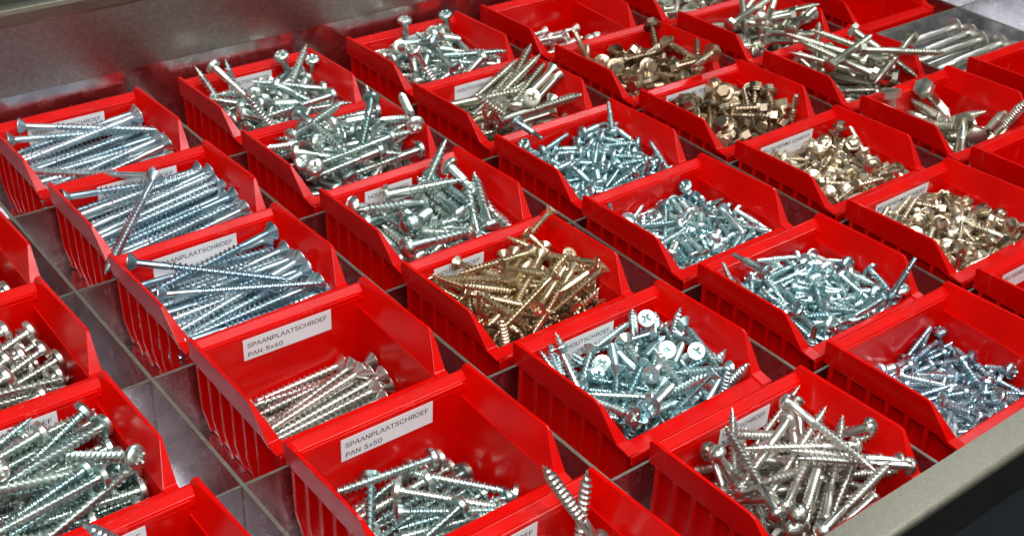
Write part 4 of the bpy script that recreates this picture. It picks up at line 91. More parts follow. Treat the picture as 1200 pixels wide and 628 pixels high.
def zinc(name, lo, hi, rough=(0.20, 0.42)):
    m, nt, b = mat(name)
    oi = node(nt, 'ShaderNodeObjectInfo'); tc = node(nt, 'ShaderNodeTexCoord')
    n = node(nt, 'ShaderNodeTexNoise', Scale=160.0, Detail=3.0); nt.links.new(tc.outputs['Object'], n.inputs['Vector'])
    ad = node(nt, 'ShaderNodeMath', operation='ADD'); nt.links.new(oi.outputs['Random'], ad.inputs[0]); nt.links.new(n.outputs['Fac'], ad.inputs[1])
    hf = node(nt, 'ShaderNodeMath', operation='MULTIPLY'); hf.inputs[1].default_value = 0.5; nt.links.new(ad.outputs[0], hf.inputs[0])
    r = ramp(nt, hf.outputs[0], [(0.2, lo), (0.8, hi)])
    nt.links.new(r.outputs[0], b.inputs['Base Color'])
    mr = node(nt, 'ShaderNodeMapRange'); mr.inputs['To Min'].default_value = rough[0]; mr.inputs['To Max'].default_value = rough[1]
    nt.links.new(n.outputs['Fac'], mr.inputs['Value']); nt.links.new(mr.outputs[0], b.inputs['Roughness'])
    b.inputs['Metallic'].default_value = 1.0
    return m
M_BLUE = zinc('blue_zinc_plating', (0.34, 0.48, 0.56), (0.86, 0.94, 0.96))
M_TEAL = zinc('bright_blue_zinc_plating', (0.36, 0.56, 0.60), (0.84, 0.95, 0.93))
M_SILV = zinc('clear_zinc_plating', (0.50, 0.50, 0.46), (0.90, 0.88, 0.82))
M_GREN = zinc('greenish_zinc_plating', (0.36, 0.50, 0.50), (0.88, 0.93, 0.86))
M_GREY = zinc('grey_zinc_plating', (0.44, 0.45, 0.38), (0.82, 0.80, 0.68))
M_GOLD = zinc('yellow_zinc_plating', (0.52, 0.40, 0.25), (0.92, 0.79, 0.58))
M_BRNZ = zinc('bronze_coating', (0.30, 0.22, 0.14), (0.74, 0.60, 0.44))
M_BEIG = zinc('beige_coating', (0.42, 0.34, 0.24), (0.86, 0.76, 0.60))

def steel(name, c0, c1, rough, scale=1.0, bump=0.03, metal=1.0):
    m, nt, b = mat(name)
    tc = node(nt, 'ShaderNodeTexCoord')
    v = node(nt, 'ShaderNodeTexVoronoi', Scale=150.0 * scale); nt.links.new(tc.outputs['Object'], v.inputs['Vector'])
    n = node(nt, 'ShaderNodeTexNoise', Scale=14.0, Detail=8.0); nt.links.new(tc.outputs['Object'], n.inputs['Vector'])
    g = node(nt, 'ShaderNodeTexNoise', Scale=1400.0, Detail=2.0); nt.links.new(tc.outputs['Object'], g.inputs['Vector'])
    bw = node(nt, 'ShaderNodeRGBToBW'); nt.links.new(v.outputs['Color'], bw.inputs[0])
    ad = node(nt, 'ShaderNodeMath', operation='ADD'); nt.links.new(bw.outputs[0], ad.inputs[0]); nt.links.new(n.outputs['Fac'], ad.inputs[1])
    ad2 = node(nt, 'ShaderNodeMath', operation='ADD'); nt.links.new(ad.outputs[0], ad2.inputs[0]); nt.links.new(g.outputs['Fac'], ad2.inputs[1])
    dv = node(nt, 'ShaderNodeMath', operation='MULTIPLY'); dv.inputs[1].default_value = 0.333; nt.links.new(ad2.outputs[0], dv.inputs[0])
    r = ramp(nt, dv.outputs[0], [(0.30, c0), (0.70, c1)])
    nt.links.new(r.outputs[0], b.inputs['Base Color'])
    mr = node(nt, 'ShaderNodeMapRange'); mr.inputs['To Min'].default_value = rough[0]; mr.inputs['To Max'].default_value = rough[1]
    nt.links.new(dv.outputs[0], mr.inputs['Value']); nt.links.new(mr.outputs[0], b.inputs['Roughness'])
    bp = node(nt, 'ShaderNodeBump', Strength=bump * 5, Distance=0.0004)
    nt.links.new(dv.outputs[0], bp.inputs['Height']); nt.links.new(bp.outputs[0], b.inputs['Normal'])
    b.inputs['Metallic'].default_value = metal
    return m
M_TRAY = steel('galvanised_steel', (0.56, 0.55, 0.58), (0.82, 0.81, 0.84), (0.16, 0.34), 1.3, 0.02)
M_PANEL = steel('worn_galvanised_panel', (0.34, 0.285, 0.27), (0.50, 0.43, 0.41), (0.26, 0.40), 4.0, 0.012)
M_FACE_REFL = steel('rail_face_dark_reflection', (0.07, 0.06, 0.05), (0.11, 0.10, 0.085), (0.30, 0.4), 6.0, 0.01, 0.9)  # rail steel with the dark reflection of its surroundings put into the colour
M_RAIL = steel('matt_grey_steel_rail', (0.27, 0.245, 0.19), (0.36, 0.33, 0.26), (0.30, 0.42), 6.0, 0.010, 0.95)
M_EDGE = steel('cut_steel_edge', (0.20, 0.18, 0.15), (0.34, 0.31, 0.26), (0.45, 0.6), 6.0, 0.01, 0.7)

def simple(name, col, rough, spec=0.5):
    m, nt, b = mat(name)
    tc = node(nt, 'ShaderNodeTexCoord'); n = node(nt, 'ShaderNodeTexNoise', Scale=60.0, Detail=4.0)
    nt.links.new(tc.outputs['Object'], n.inputs['Vector'])
    r = ramp(nt, n.outputs['Fac'], [(0.3, tuple(c * 0.9 for c in col)), (0.7, col)])
    nt.links.new(r.outputs[0], b.inputs['Base Color']); b.inputs['Roughness'].default_value = rough
    b.inputs['Specular IOR Level'].default_value = spec
    return m
M_PAPER = simple('label_paper', (0.80, 0.78, 0.80), 0.45)
M_INK = simple('black_ink', (0.02, 0.02, 0.025), 0.6)
M_DARK = simple('dark_shop_floor', (0.012, 0.020, 0.026), 0.5)
M_BOARD = simple('dark_board', (0.03, 0.032, 0.02), 0.7)  # very dark greenish tone of the upper shelf board

# ---------------------------------------------------------------- mesh helpers (row-pitch units in, metres out)
class MB:
    def __init__(s): s.v = []; s.f = []; s.m = []
    def add(s, v, f, mi=0):
        o = len(s.v); s.v += [tuple(p) for p in v]; s.f += [tuple(i + o for i in q) for q in f]; s.m += [mi] * len(f)
    def box(s, x0, x1, y0, y1, z0, z1, mi=0):
        s.add([(x, y, z) for x in (x0, x1) for y in (y0, y1) for z in (z0, z1)],
              [(0, 1, 3, 2), (4, 6, 7, 5), (0, 4, 5, 1), (2, 3, 7, 6), (0, 2, 6, 4), (1, 5, 7, 3)], mi)
    def loft(s, secs, mi=0):     # list of equal-length closed sections
        n = len(secs[0]); v = [p for q in secs for p in q]
        f = [(i * n + k, i * n + (k + 1) % n, (i + 1) * n + (k + 1) % n, (i + 1) * n + k) for i in range(len(secs) - 1) for k in range(n)]
        s.add(v, f + [tuple(range(n))[::-1], tuple(range((len(secs) - 1) * n, len(secs) * n))], mi)
    def mesh(s, name, mats, scale=S, fix=True, smooth=False):
        me = bpy.data.meshes.new(name); me.from_pydata([tuple(c * scale for c in p) for p in s.v], [], s.f)
        for m in mats: me.materials.append(m)
        me.polygons.foreach_set('material_index', s.m)
        if smooth: me.polygons.foreach_set('use_smooth', [True] * len(s.f))
        if fix:
            bm = bmesh.new(); bm.from_mesh(me); bmesh.ops.recalc_face_normals(bm, faces=bm.faces); bm.to_mesh(me); bm.free()
        me.update(); return me
def link(name, me, parent=None, bevel=0):
    o = bpy.data.objects.new(name, me); C.objects.link(o); o.parent = parent
    if bevel:
        b = o.modifiers.new('edge_rounding', 'BEVEL'); b.width = bevel * S; b.segments = 2; b.limit_method = 'ANGLE'; b.angle_limit = math.radians(35)
        b.harden_normals = False
    return o
def tag(o, label=None, cat=None, group=None, kind=None):
    if label: o['label'] = label
    if cat: o['category'] = cat
    if group: o['group'] = group
    if kind: o['kind'] = kind
    return o

# ---------------------------------------------------------------- the red bin
W = 1.10
def bin_walls():
    b = MB()
    dx = lambda z: 0.062 + (-0.14 - z) * 0.05          # draft of the side walls
    for sgn in (1, -1):
        X = (lambda x: x) if sgn == 1 else (lambda x: W - x)
        prof = [(-0.055, -0.14), (-0.055, -0.63), (-0.875, -0.63), (-0.865, -0.40), (-0.852, -0.158)]
        b.loft([[(X(dx(z) + t), y, z) for y, z in prof] for t in (0.0, 0.024)])
        for k in range(6):                                # stiffening ribs outside
            y = -0.045 - 0.128 * k
            b.loft([[(X(0.016), y, -0.148), (X(0.066), y, -0.148), (X(0.066), y - 0.03, -0.148), (X(0.016), y - 0.03, -0.148)],
                    [(X(0.024), y, -0.45), (X(0.085), y, -0.45), (X(0.085), y - 0.026, -0.45), (X(0.024), y - 0.026, -0.45)],
                    [(X(0.060), y, -0.628), (X(0.09), y, -0.628), (X(0.09), y - 0.022, -0.628), (X(0.060), y - 0.022, -0.628)]])
    b.box(0.075, W - 0.075, -0.878, -0.05, -0.632, -0.605)                      # floor
    b.loft([[(0.07, -0.052, -0.06), (W - 0.07, -0.052, -0.06), (W - 0.07, -0.074, -0.066), (0.07, -0.074, -0.066)],
            [(0.08, -0.058, -0.625), (W - 0.08, -0.058, -0.625), (W - 0.08, -0.084, -0.625), (0.08, -0.084, -0.625)]])
    b.loft([[(0.07, -0.832, -0.166), (W - 0.07, -0.832, -0.166), (W - 0.07, -0.858, -0.168), (0.07, -0.858, -0.168)],
            [(0.08, -0.845, -0.625), (W - 0.08, -0.845, -0.625), (W - 0.08, -0.872, -0.625), (0.08, -0.872, -0.625)]])
    return b.mesh('bin_walls', [RED])
def bin_rim():
    b = MB()
    fo = lambda z: -z * 0.08; fi = lambda z: 0.024 - z * 0.40
    for sgn in (1, -1):
        X = (lambda x: x) if sgn == 1 else (lambda x: W - x)
        secs = []
        for y, zt in ((0.0, -0.012), (-0.012, 0.0), (-0.10, 0.003), (-0.664, 0.026), (-0.690, 0.018), (-0.76, -0.06), (-0.835, -0.146), (-0.872, -0.152), (-0.925, -0.160)):
            secs.append([(X(fo(zt)), y, zt), (X(fi(zt)), y, zt), (X(0.086), y, -0.165), (X(0.060), y, -0.170), (X(0.014), y, -0.150 if y > -0.8 else -0.172)])
        b.loft(secs)
    b.loft([[(x, 0.002, -0.036), (x, -0.014, -0.032), (x, -0.062, -0.056), (x, -0.078, -0.098), (x, -0.055, -0.102), (x, -0.002, -0.10)] for x in (0.02, W - 0.02)])
    return b.mesh('bin_rim', [RED])
def bin_lip():
    b = MB()
    b.loft([[(x, -0.826, -0.170), (x, -0.838, -0.158), (x, -0.915, -0.166), (x, -0.932, -0.178), (x, -0.934, -0.235), (x, -0.922, -0.235), (x, -0.915, -0.186), (x, -0.83, -0.18)] for x in (0.03, W - 0.03)])
    return b.mesh('front_lip', [RED])
ME_WALLS, ME_RIM, ME_LIP = bin_walls(), bin_rim(), bin_lip()

GLYPH = {'S':(223,[163,3,139,-5,112,-7,85,-5,63,2,44,13,29,28,20,47,15,71,55,71,58,56,64,46,73,38,84,32,97,29,112,28,128,29,142,33,153,39,162,48,168,58,170,70,168,80,164,88,156,94,147,100,62,128,41,142,27,162,23,186,26,207,35,226,49,241,68,252,89,259,114,261,138,258,159,252,177,241,191,226,200,209,204,186,166,186,161,204,149,216,133,224,112,226,98,225,85,221,74,215,67,207,62,198,61,188,62,177,68,169,76,162,86,157,157,135,169,129,181,121,192,112,200,100,205,86,207,69,204,49,196,30,182,14],[61,60,23,1,17,16,27,26,55,53,52,29,5,4,12,28,27,54,32,50,49,30,29,52,58,57,25,23,59,24,38,37,44,33,32,49,36,46,45,31,30,51,14,13,3,64,63,21,30,52,51,8,7,9,66,65,19,42,41,40,34,33,48,10,9,7,26,25,56,10,6,11,37,36,45,32,31,50,34,48,47,16,15,2,4,3,13,45,44,37,20,64,21,35,34,47,3,2,14,57,56,25,13,12,4,14,2,15,6,5,11,28,54,53,11,5,12,7,6,10,47,46,35,0,66,18,1,0,17,49,48,33,29,28,53,59,58,24,39,38,43,27,55,54,65,64,20,60,59,23,43,42,40,24,58,25,22,61,23,62,22,21,40,39,43,62,61,22,63,62,21,2,1,16,36,35,46,65,20,19,51,50,31,38,44,43,56,55,26,18,17,0,66,19,18]),
'P':(222,[65,-3,27,-3,27,257,145,255,168,246,185,233,198,216,205,196,207,174,205,151,198,131,185,114,168,101,145,93,52,90,52,124,134,126,147,131,157,138,164,148,168,160,169,174,168,187,164,199,157,209,147,217,134,221,65,223],[24,4,25,23,22,7,6,5,23,9,20,19,10,9,19,2,1,27,12,18,17,11,10,19,12,11,18,20,8,21,5,4,24,18,11,19,13,12,17,5,24,23,3,2,27,8,7,22,3,26,25,13,17,16,9,8,20,7,6,23,4,3,25,26,3,27,1,0,27,8,22,21,16,15,14,14,13,16]),
'A':(240,[45,-3,4,-3,99,257,140,257,236,-3,195,-3,112,242,127,242,182,96,58,96,58,74,182,74],[3,2,7,5,4,7,7,6,5,4,3,7,7,2,0,11,8,9,2,1,0,11,9,10]),
'N':(262,[65,-3,27,-3,27,257,70,257,184,77,203,42,211,25,200,23,198,40,196,257,235,257,235,-3,192,-3,49,228,62,230],[1,2,13,11,6,12,10,9,5,3,4,13,11,5,6,7,8,12,4,12,13,5,11,10,0,1,13,2,3,13,9,8,5,13,14,0,8,4,12,8,5,4,6,7,12]),
'L':(196,[184,-3,27,-3,27,257,65,257,65,32,184,32],[1,0,4,1,4,2,0,5,4,4,3,2]),
'T':(224,[93,223,13,223,13,257,211,257,211,223,131,223,131,-3,93,-3],[4,3,2,6,5,0,0,4,1,4,2,1,5,4,0,6,0,7]),
'C':(255,[171,-1,153,-5,134,-6,102,-2,74,10,50,30,32,56,21,89,17,127,21,165,32,198,50,225,74,244,102,257,134,261,153,259,171,255,188,248,203,238,216,225,226,211,234,194,240,171,202,171,198,185,192,196,185,204,177,212,167,217,157,222,145,224,134,225,112,222,93,214,77,200,65,181,57,156,55,127,57,98,65,74,78,55,94,41,112,32,134,29,145,30,157,33,167,37,177,43,185,50,192,59,198,69,202,83,240,83,235,61,227,44,216,29,203,17,188,7],[8,38,37,25,24,20,37,36,8,2,1,44,8,7,38,10,9,35,18,27,26,29,15,30,16,15,29,33,32,13,54,53,50,55,54,49,24,23,21,1,0,45,53,51,50,27,17,28,53,52,51,20,19,25,56,48,47,41,3,42,31,14,32,4,41,40,54,50,49,13,12,33,17,16,28,7,6,39,43,2,44,9,8,36,57,56,47,12,11,33,3,2,42,57,47,46,21,20,24,30,14,31,0,57,46,33,11,34,40,39,6,15,14,30,6,5,40,4,3,41,7,39,38,19,18,26,28,16,29,2,43,42,25,19,26,46,45,0,23,22,21,36,35,9,5,4,40,11,10,34,14,13,32,34,10,35,18,17,27,1,45,44,55,49,48,56,55,48]),
'H':(258,[65,-3,27,-3,27,257,65,257,65,147,193,147,193,257,231,257,231,-3,193,-3,193,113,65,113],[10,9,8,2,1,11,7,5,10,4,3,2,7,6,5,10,5,4,1,0,11,11,10,4,8,7,10,4,2,11]),
'R':(224,[65,-3,27,-3,27,257,145,255,168,247,185,234,198,218,205,198,208,176,205,154,198,134,185,118,168,106,145,98,118,96,45,96,45,131,134,132,148,136,157,143,164,152,168,163,170,176,168,190,164,201,157,210,147,217,134,221,65,223,219,-3,175,-3,110,118,153,118],[28,27,3,18,17,32,14,30,31,24,23,7,8,23,22,11,20,19,21,8,22,17,16,31,9,21,20,5,25,24,19,18,32,15,14,31,17,31,32,14,30,13,1,0,28,26,3,27,32,29,12,30,29,12,4,3,26,8,7,23,3,2,28,32,11,19,5,4,25,2,1,28,10,9,20,7,6,24,16,15,31,11,10,20,9,8,21,6,5,24,13,30,12,12,11,32,25,4,26]),
'O':(267,[193,10,165,-2,133,-6,102,-2,74,10,50,30,32,56,21,89,17,127,21,165,32,198,50,225,74,244,102,257,133,261,165,257,193,244,217,225,235,198,246,165,250,127,246,89,235,56,217,30,94,41,113,32,133,29,154,32,173,41,189,54,201,73,209,98,212,127,209,157,201,181,189,200,173,214,154,222,133,225,113,222,94,214,78,200,65,181,57,156,55,127,57,98,65,73,78,54],[21,20,31,34,19,18,6,5,47,11,10,41,24,3,25,12,11,41,21,31,30,32,20,33,2,27,26,1,28,27,1,0,28,9,8,43,3,2,25,5,4,47,23,22,29,16,15,36,42,41,10,38,37,14,15,14,37,2,1,27,17,16,35,39,38,14,34,18,35,37,36,15,8,45,44,4,3,24,6,47,46,20,19,33,18,17,35,35,16,36,43,8,44,47,4,24,14,13,39,19,34,33,22,21,30,22,30,29,13,12,40,8,7,45,2,26,25,13,40,39,12,41,40,0,23,29,7,6,46,10,9,42,20,32,31,0,29,28,9,43,42,45,7,46]),
'E':(209,[191,-3,27,-3,27,257,189,257,189,223,65,223,65,146,181,146,181,111,65,111,65,32,191,32],[2,9,6,5,4,3,8,7,6,0,11,10,5,3,2,6,5,2,1,10,9,1,0,10,2,1,9,9,8,6]),
'F':(205,[65,-3,27,-3,27,257,188,257,188,223,65,223,65,142,176,142,176,108,65,108],[1,9,6,9,8,7,1,0,9,4,3,5,3,2,5,6,5,2,2,1,6,9,7,6]),
'U':(259,[183,5,158,-4,129,-7,101,-4,76,5,55,19,40,38,30,61,27,86,27,257,65,257,67,73,73,58,82,46,95,37,111,31,129,29,148,31,164,37,176,46,186,58,191,73,193,257,232,257,232,86,228,61,219,38,204,19],[1,0,18,0,27,19,2,17,16,15,2,16,25,24,21,11,10,8,3,2,15,25,21,20,0,19,18,8,7,11,14,13,4,2,1,17,27,26,20,4,3,14,12,5,13,5,4,13,6,5,12,11,7,12,26,25,20,24,22,21,10,9,8,24,23,22,18,17,1,27,20,19,7,6,12,3,15,14]),
'Z':(219,[203,-3,18,-3,18,24,171,244,178,224,17,223,17,257,201,257,201,230,48,10,41,30,203,32],[5,2,9,1,0,9,11,10,9,5,8,6,8,7,6,5,4,3,0,11,9,3,2,5,2,1,9,9,8,5]),
'B':(228,[27,-3,27,257,121,257,145,255,166,248,182,237,193,222,200,206,202,187,201,171,196,159,189,148,180,141,169,135,160,131,160,134,171,131,183,125,195,116,204,103,210,87,212,68,210,49,203,32,191,17,174,6,151,-1,65,112,65,32,147,34,163,42,172,54,175,68,173,80,169,90,161,99,151,106,139,111,65,223,65,146,132,147,143,151,152,157,159,165,163,175,165,186,162,200,154,212,140,220,120,223],[12,11,43,37,17,16,38,2,1,19,34,33,18,37,36,9,8,45,2,38,49,42,41,14,6,5,47,24,23,30,43,11,44,20,19,33,29,25,30,0,26,28,11,10,44,26,25,29,47,46,6,39,1,27,20,33,32,44,9,45,46,7,6,19,18,34,14,41,40,7,46,45,18,36,35,16,15,14,25,24,30,18,35,34,29,28,26,8,7,45,3,2,49,4,48,47,37,18,17,27,40,39,10,9,44,42,13,43,39,38,1,5,4,47,14,13,42,23,22,31,27,14,40,27,16,14,22,32,31,13,12,43,22,21,32,21,20,32,3,49,48,28,27,0,16,27,37,23,31,30,4,3,48,1,0,27]),
'D':(251,[177,13,146,1,110,-3,45,-3,45,32,107,32,135,34,157,43,175,57,187,76,194,100,197,128,194,156,187,179,175,198,158,211,137,220,110,223,44,223,44,257,113,257,148,253,178,242,202,223,219,197,230,165,234,128,230,90,219,58,201,32,27,257,65,257,65,-3,27,-3],[18,19,30,19,31,30,17,32,5,31,20,19,20,31,17,4,17,18,13,14,15,31,32,17,21,20,17,7,8,9,33,4,18,33,3,4,22,21,17,4,32,17,12,13,16,17,12,16,9,10,6,30,33,18,17,5,11,11,12,17,15,16,13,5,6,10,6,7,9,17,23,22,32,5,4,10,11,5]),
'x':(189,[47,-3,5,-3,89,119,88,76,9,193,52,193,99,116,109,100,82,100,139,193,181,193,101,75,101,117,185,-3,142,-3,97,67,81,94,108,94,92,67],[13,12,7,10,11,7,18,15,16,17,18,15,4,3,2,5,4,2,9,10,7,7,8,9,13,7,17,11,12,7,15,14,17,1,0,16,8,2,1,16,8,1,2,6,5,0,18,16,14,13,17]),
'0':(227,[164,10,141,-2,113,-6,86,-2,63,10,45,29,32,56,24,88,21,127,24,166,32,198,45,225,63,245,86,257,113,261,140,257,163,245,182,225,195,198,203,166,206,127,203,88,195,56,182,29,84,39,97,31,113,28,129,31,143,39,154,53,162,73,167,97,167,157,162,182,154,201,143,215,129,224,113,227,97,224,84,215,73,201,64,182,59,157,59,97,64,73,73,53],[7,6,44,1,0,27,39,38,12,35,34,17,3,2,25,21,20,31,4,25,24,22,30,29,33,32,19,16,15,36,11,10,40,44,6,45,20,32,31,4,3,25,41,40,10,13,38,37,41,9,42,18,34,33,17,16,35,25,2,26,43,42,8,32,20,19,0,23,28,15,14,37,10,9,41,23,22,29,37,36,15,30,21,31,8,7,43,23,29,28,39,11,40,45,5,24,18,17,34,6,5,45,0,28,27,19,18,33,16,36,35,5,4,24,2,1,27,13,12,38,7,44,43,22,21,30,2,27,26,12,11,39,14,13,37,9,8,42]),
'5':(227,[156,5,135,-4,111,-6,88,-4,69,3,52,14,39,28,30,46,26,68,64,68,66,55,71,46,79,39,88,33,99,29,111,28,124,30,137,35,147,43,154,54,159,66,161,81,159,96,154,109,146,120,136,128,123,134,109,135,97,134,85,131,74,127,65,120,30,124,45,257,186,257,186,223,78,223,70,154,67,154,76,160,88,165,101,169,115,170,132,168,148,163,162,155,175,145,185,132,192,117,197,100,198,82,196,58,187,36,174,19],[44,43,26,5,4,12,47,46,24,1,17,16,46,45,24,36,34,33,11,5,12,15,2,16,41,40,28,14,13,3,21,49,22,53,52,19,48,47,23,0,53,18,9,8,7,51,50,21,45,44,25,42,41,27,32,31,39,10,9,7,2,15,14,52,20,19,27,26,42,50,49,21,2,1,16,4,3,13,52,51,20,25,44,26,1,0,17,3,2,14,49,48,22,47,24,23,33,32,39,17,0,18,39,36,33,43,42,26,10,6,11,48,23,22,19,18,53,39,30,29,27,41,28,12,4,13,39,37,36,51,21,20,24,45,25,7,6,10,39,38,37,36,35,34,30,39,31,40,39,28,28,39,29,6,5,11]),
'6':(227,[157,5,136,-4,113,-6,90,-4,70,5,53,18,40,36,31,57,29,81,31,100,37,121,48,144,125,257,167,257,77,128,67,128,74,139,80,146,88,152,97,156,107,159,117,160,140,158,159,150,175,138,187,121,195,101,197,79,195,55,186,35,173,18,88,34,100,29,113,27,126,29,138,34,147,42,154,52,159,65,161,79,159,93,154,105,147,115,138,123,126,128,113,130,100,128,88,123,79,116,72,106,67,93,65,79,67,65,72,52,79,42],[43,22,44,27,40,39,35,34,1,28,27,38,11,10,16,21,45,44,0,36,35,14,13,16,23,22,43,41,25,42,51,50,8,32,2,33,20,19,45,27,26,40,22,21,44,30,37,36,46,17,47,48,10,49,4,31,54,29,28,37,43,42,23,26,41,40,48,47,16,41,26,25,5,4,54,16,10,48,9,8,50,3,2,32,8,7,51,21,20,45,28,38,37,10,9,50,27,39,38,10,50,49,30,29,37,16,15,14,13,12,16,12,11,16,2,1,34,17,16,47,51,7,52,19,18,46,42,25,24,3,32,31,45,19,46,6,5,53,7,6,52,53,5,54,24,23,42,18,17,46,4,3,31,2,34,33,52,6,53,1,0,35,0,30,36]),
'7':(227,[84,-3,44,-3,159,225,159,223,28,223,28,257,198,257,198,224],[1,2,3,6,7,3,0,1,3,5,6,3,3,4,5,7,0,3]),
'8':(227,[160,3,138,-4,113,-6,88,-4,66,3,48,14,35,29,26,47,23,68,25,84,30,99,38,112,49,123,61,131,73,135,73,132,58,138,44,152,35,170,32,190,35,209,43,227,55,241,72,252,91,259,113,261,135,259,154,252,171,241,183,227,191,209,194,190,191,170,182,152,168,138,153,132,153,134,165,131,177,123,188,112,196,99,202,84,203,68,201,47,192,29,178,14,85,33,98,29,113,28,128,29,141,33,151,39,159,47,164,58,165,69,164,82,159,93,151,102,140,109,127,113,113,115,99,113,86,109,75,102,67,93,62,82,61,69,62,58,67,47,75,39,90,153,101,149,113,148,125,149,136,153,144,159,151,167,155,177,157,188,155,199,151,208,145,216,136,222,126,226,113,227,101,226,90,222,81,216,75,208,71,199,69,188,71,177,75,167,81,159],[65,64,91,60,37,73,24,23,86,12,11,14,39,59,58,81,27,82,28,27,81,26,25,83,25,24,85,6,65,91,91,64,92,6,91,90,17,16,14,32,31,78,22,6,90,45,44,51,36,35,34,84,25,85,44,53,52,2,1,49,14,13,12,6,67,66,75,74,37,54,53,42,18,17,14,29,28,80,27,26,82,33,76,75,4,3,46,34,33,75,44,43,53,61,60,71,43,42,53,69,4,46,0,45,51,83,82,26,63,62,93,90,89,22,29,80,79,92,63,93,9,8,14,2,49,48,89,88,22,30,29,79,32,78,77,20,19,14,73,37,74,40,56,55,10,9,14,77,76,32,21,20,14,8,7,6,51,44,52,3,2,47,11,10,14,41,40,55,16,15,14,83,25,84,23,22,87,39,57,56,22,21,14,6,5,68,71,70,61,38,37,60,34,75,37,5,4,69,31,30,79,40,39,56,22,14,6,62,61,70,33,32,76,60,39,38,0,51,50,88,87,22,64,63,92,60,73,72,41,55,54,60,72,71,39,58,57,47,2,48,3,47,46,39,60,59,42,41,54,5,69,68,19,18,14,6,68,67,6,66,65,24,86,85,49,1,50,78,31,79,1,0,50,8,6,14,80,28,81,37,36,34,86,23,87,70,93,62]),
',':(94,[44,-63,15,-63,31,39,72,39],[0,3,2,0,2,1]),
'2':(227,[198,-3,29,-3,29,25,147,154,153,164,156,175,157,186,156,198,151,208,144,216,135,222,124,225,112,227,99,225,88,221,79,214,72,205,68,194,66,178,29,178,32,203,40,223,53,239,70,251,90,258,112,261,135,258,154,251,171,239,183,224,191,206,194,186,192,172,188,158,181,143,170,128,79,29,79,31,198,31],[38,37,36,7,29,8,20,19,17,25,12,11,36,35,3,4,33,5,0,38,36,3,34,4,27,10,9,27,26,10,9,8,28,24,23,14,10,26,11,29,28,8,21,20,16,3,2,36,35,34,3,1,0,36,25,24,13,6,31,7,22,16,15,23,15,14,26,25,11,23,22,15,32,31,6,28,27,9,12,25,13,2,1,36,31,30,7,19,18,17,6,5,32,16,20,17,30,29,7,22,21,16,33,32,5,24,14,13,34,33,4]),
'3':(227,[156,4,134,-4,109,-6,86,-4,65,2,47,13,33,27,23,45,18,69,57,69,60,55,66,45,74,38,84,32,96,29,109,28,124,29,136,33,147,39,155,48,160,59,162,72,160,85,155,97,147,106,136,114,120,119,75,121,75,151,141,225,141,223,32,223,32,257,189,257,189,229,103,131,103,147,132,147,155,141,174,129,188,113,197,94,200,72,197,51,188,31,174,15],[4,3,13,44,20,19,0,45,18,37,32,28,34,33,32,38,25,24,2,1,16,32,30,28,7,6,10,40,23,22,44,43,20,39,38,24,45,44,19,26,25,37,3,2,14,37,36,32,14,2,15,28,27,26,3,14,13,16,1,17,36,35,34,21,41,22,1,0,17,6,5,11,41,40,22,2,16,15,32,31,30,10,6,11,42,41,21,43,42,21,40,39,23,28,26,37,38,37,25,43,21,20,36,34,32,18,17,0,8,7,9,30,29,28,45,19,18,39,24,23,11,5,12,10,9,7,5,4,12,13,12,4])}      # grotesque capitals: advance, corner coordinates, triangles (500 units to the em)
def text_polys(txt, size, x, y, sx=1.0):
    v, f, cx = [], [], 0
    for ch in txt:
        if ch == ' ': cx += 130; continue
        adv, c, tri = GLYPH[ch]; o = len(v)
        v += [((cx + c[i]) * size / 500 * sx + x, c[i + 1] * size / 500 + y) for i in range(0, len(c), 2)]
        f += [(tri[i] + o, tri[i + 1] + o, tri[i + 2] + o) for i in range(0, len(tri), 3)]
        cx += adv
    return v, f
LAB = {}
def label_mesh(l1, l2, w):
    k = (l1, l2, w)
    if k in LAB: return LAB[k]
    b = MB(); h = 0.135; face = -0.0025
    b.box(0, w, -0.0022, 0.0, -h, 0)
    v, f = text_polys(l1, 0.056, 0, 0); wd = max(p[0] for p in v)
    s1 = min((w - 0.05) / wd, 1.15)
    v, f = text_polys(l1, 0.056, 0.022, -0.058, s1)
    b.add([(x, -0.0030, z) for x, z in v], f, 1)
    if l2:
        v, f = text_polys(l2, 0.056, 0.022, -0.116, s1)
        b.add([(x, -0.0030, z) for x, z in v], f, 1)
    LAB[k] = b.mesh('paper_label', [M_PAPER, M_INK], fix=False)
    return LAB[k]

SP, HO, ZE = 'SPAANPLAATSCHROEF', 'HOUTSCHROEF', 'ZELFBORENDE SCHROEF'
LABELS = {'A0': (SP, '', .55, .25), 'A1': (SP, '', .55, .285), 'A2': (SP, '', .55, .23), 'A3': (SP, 'PAN 5x60', .55, .283), 'A4': (SP, 'PAN 5x50', .55, .278),
          'A5': (SP, '', .55, .16), 'Z2': (SP, '', .55, .26), 'Z3': (SP, '', .55, .26), 'Z4': (SP, '', .55, .25),
          'B0': (HO, '', .37, .37), 'B1': (HO, '', .37, .33), 'B2': (HO, '', .37, .30), 'B3': (HO, '', .37, .19), 'B4': (HO, '   x25', .37, .31), 'B5': (HO, '3,5x50', .37, .43),
          'C0': (HO, '', .37, .46), 'C1': (HO, '', .37, .34), 'D2': (ZE, '', .58, .23), 'D3': (ZE, '', .57, .20), 'D4': (ZE, '', .58, .24), 'D5': (ZE, '', .57, .20)}
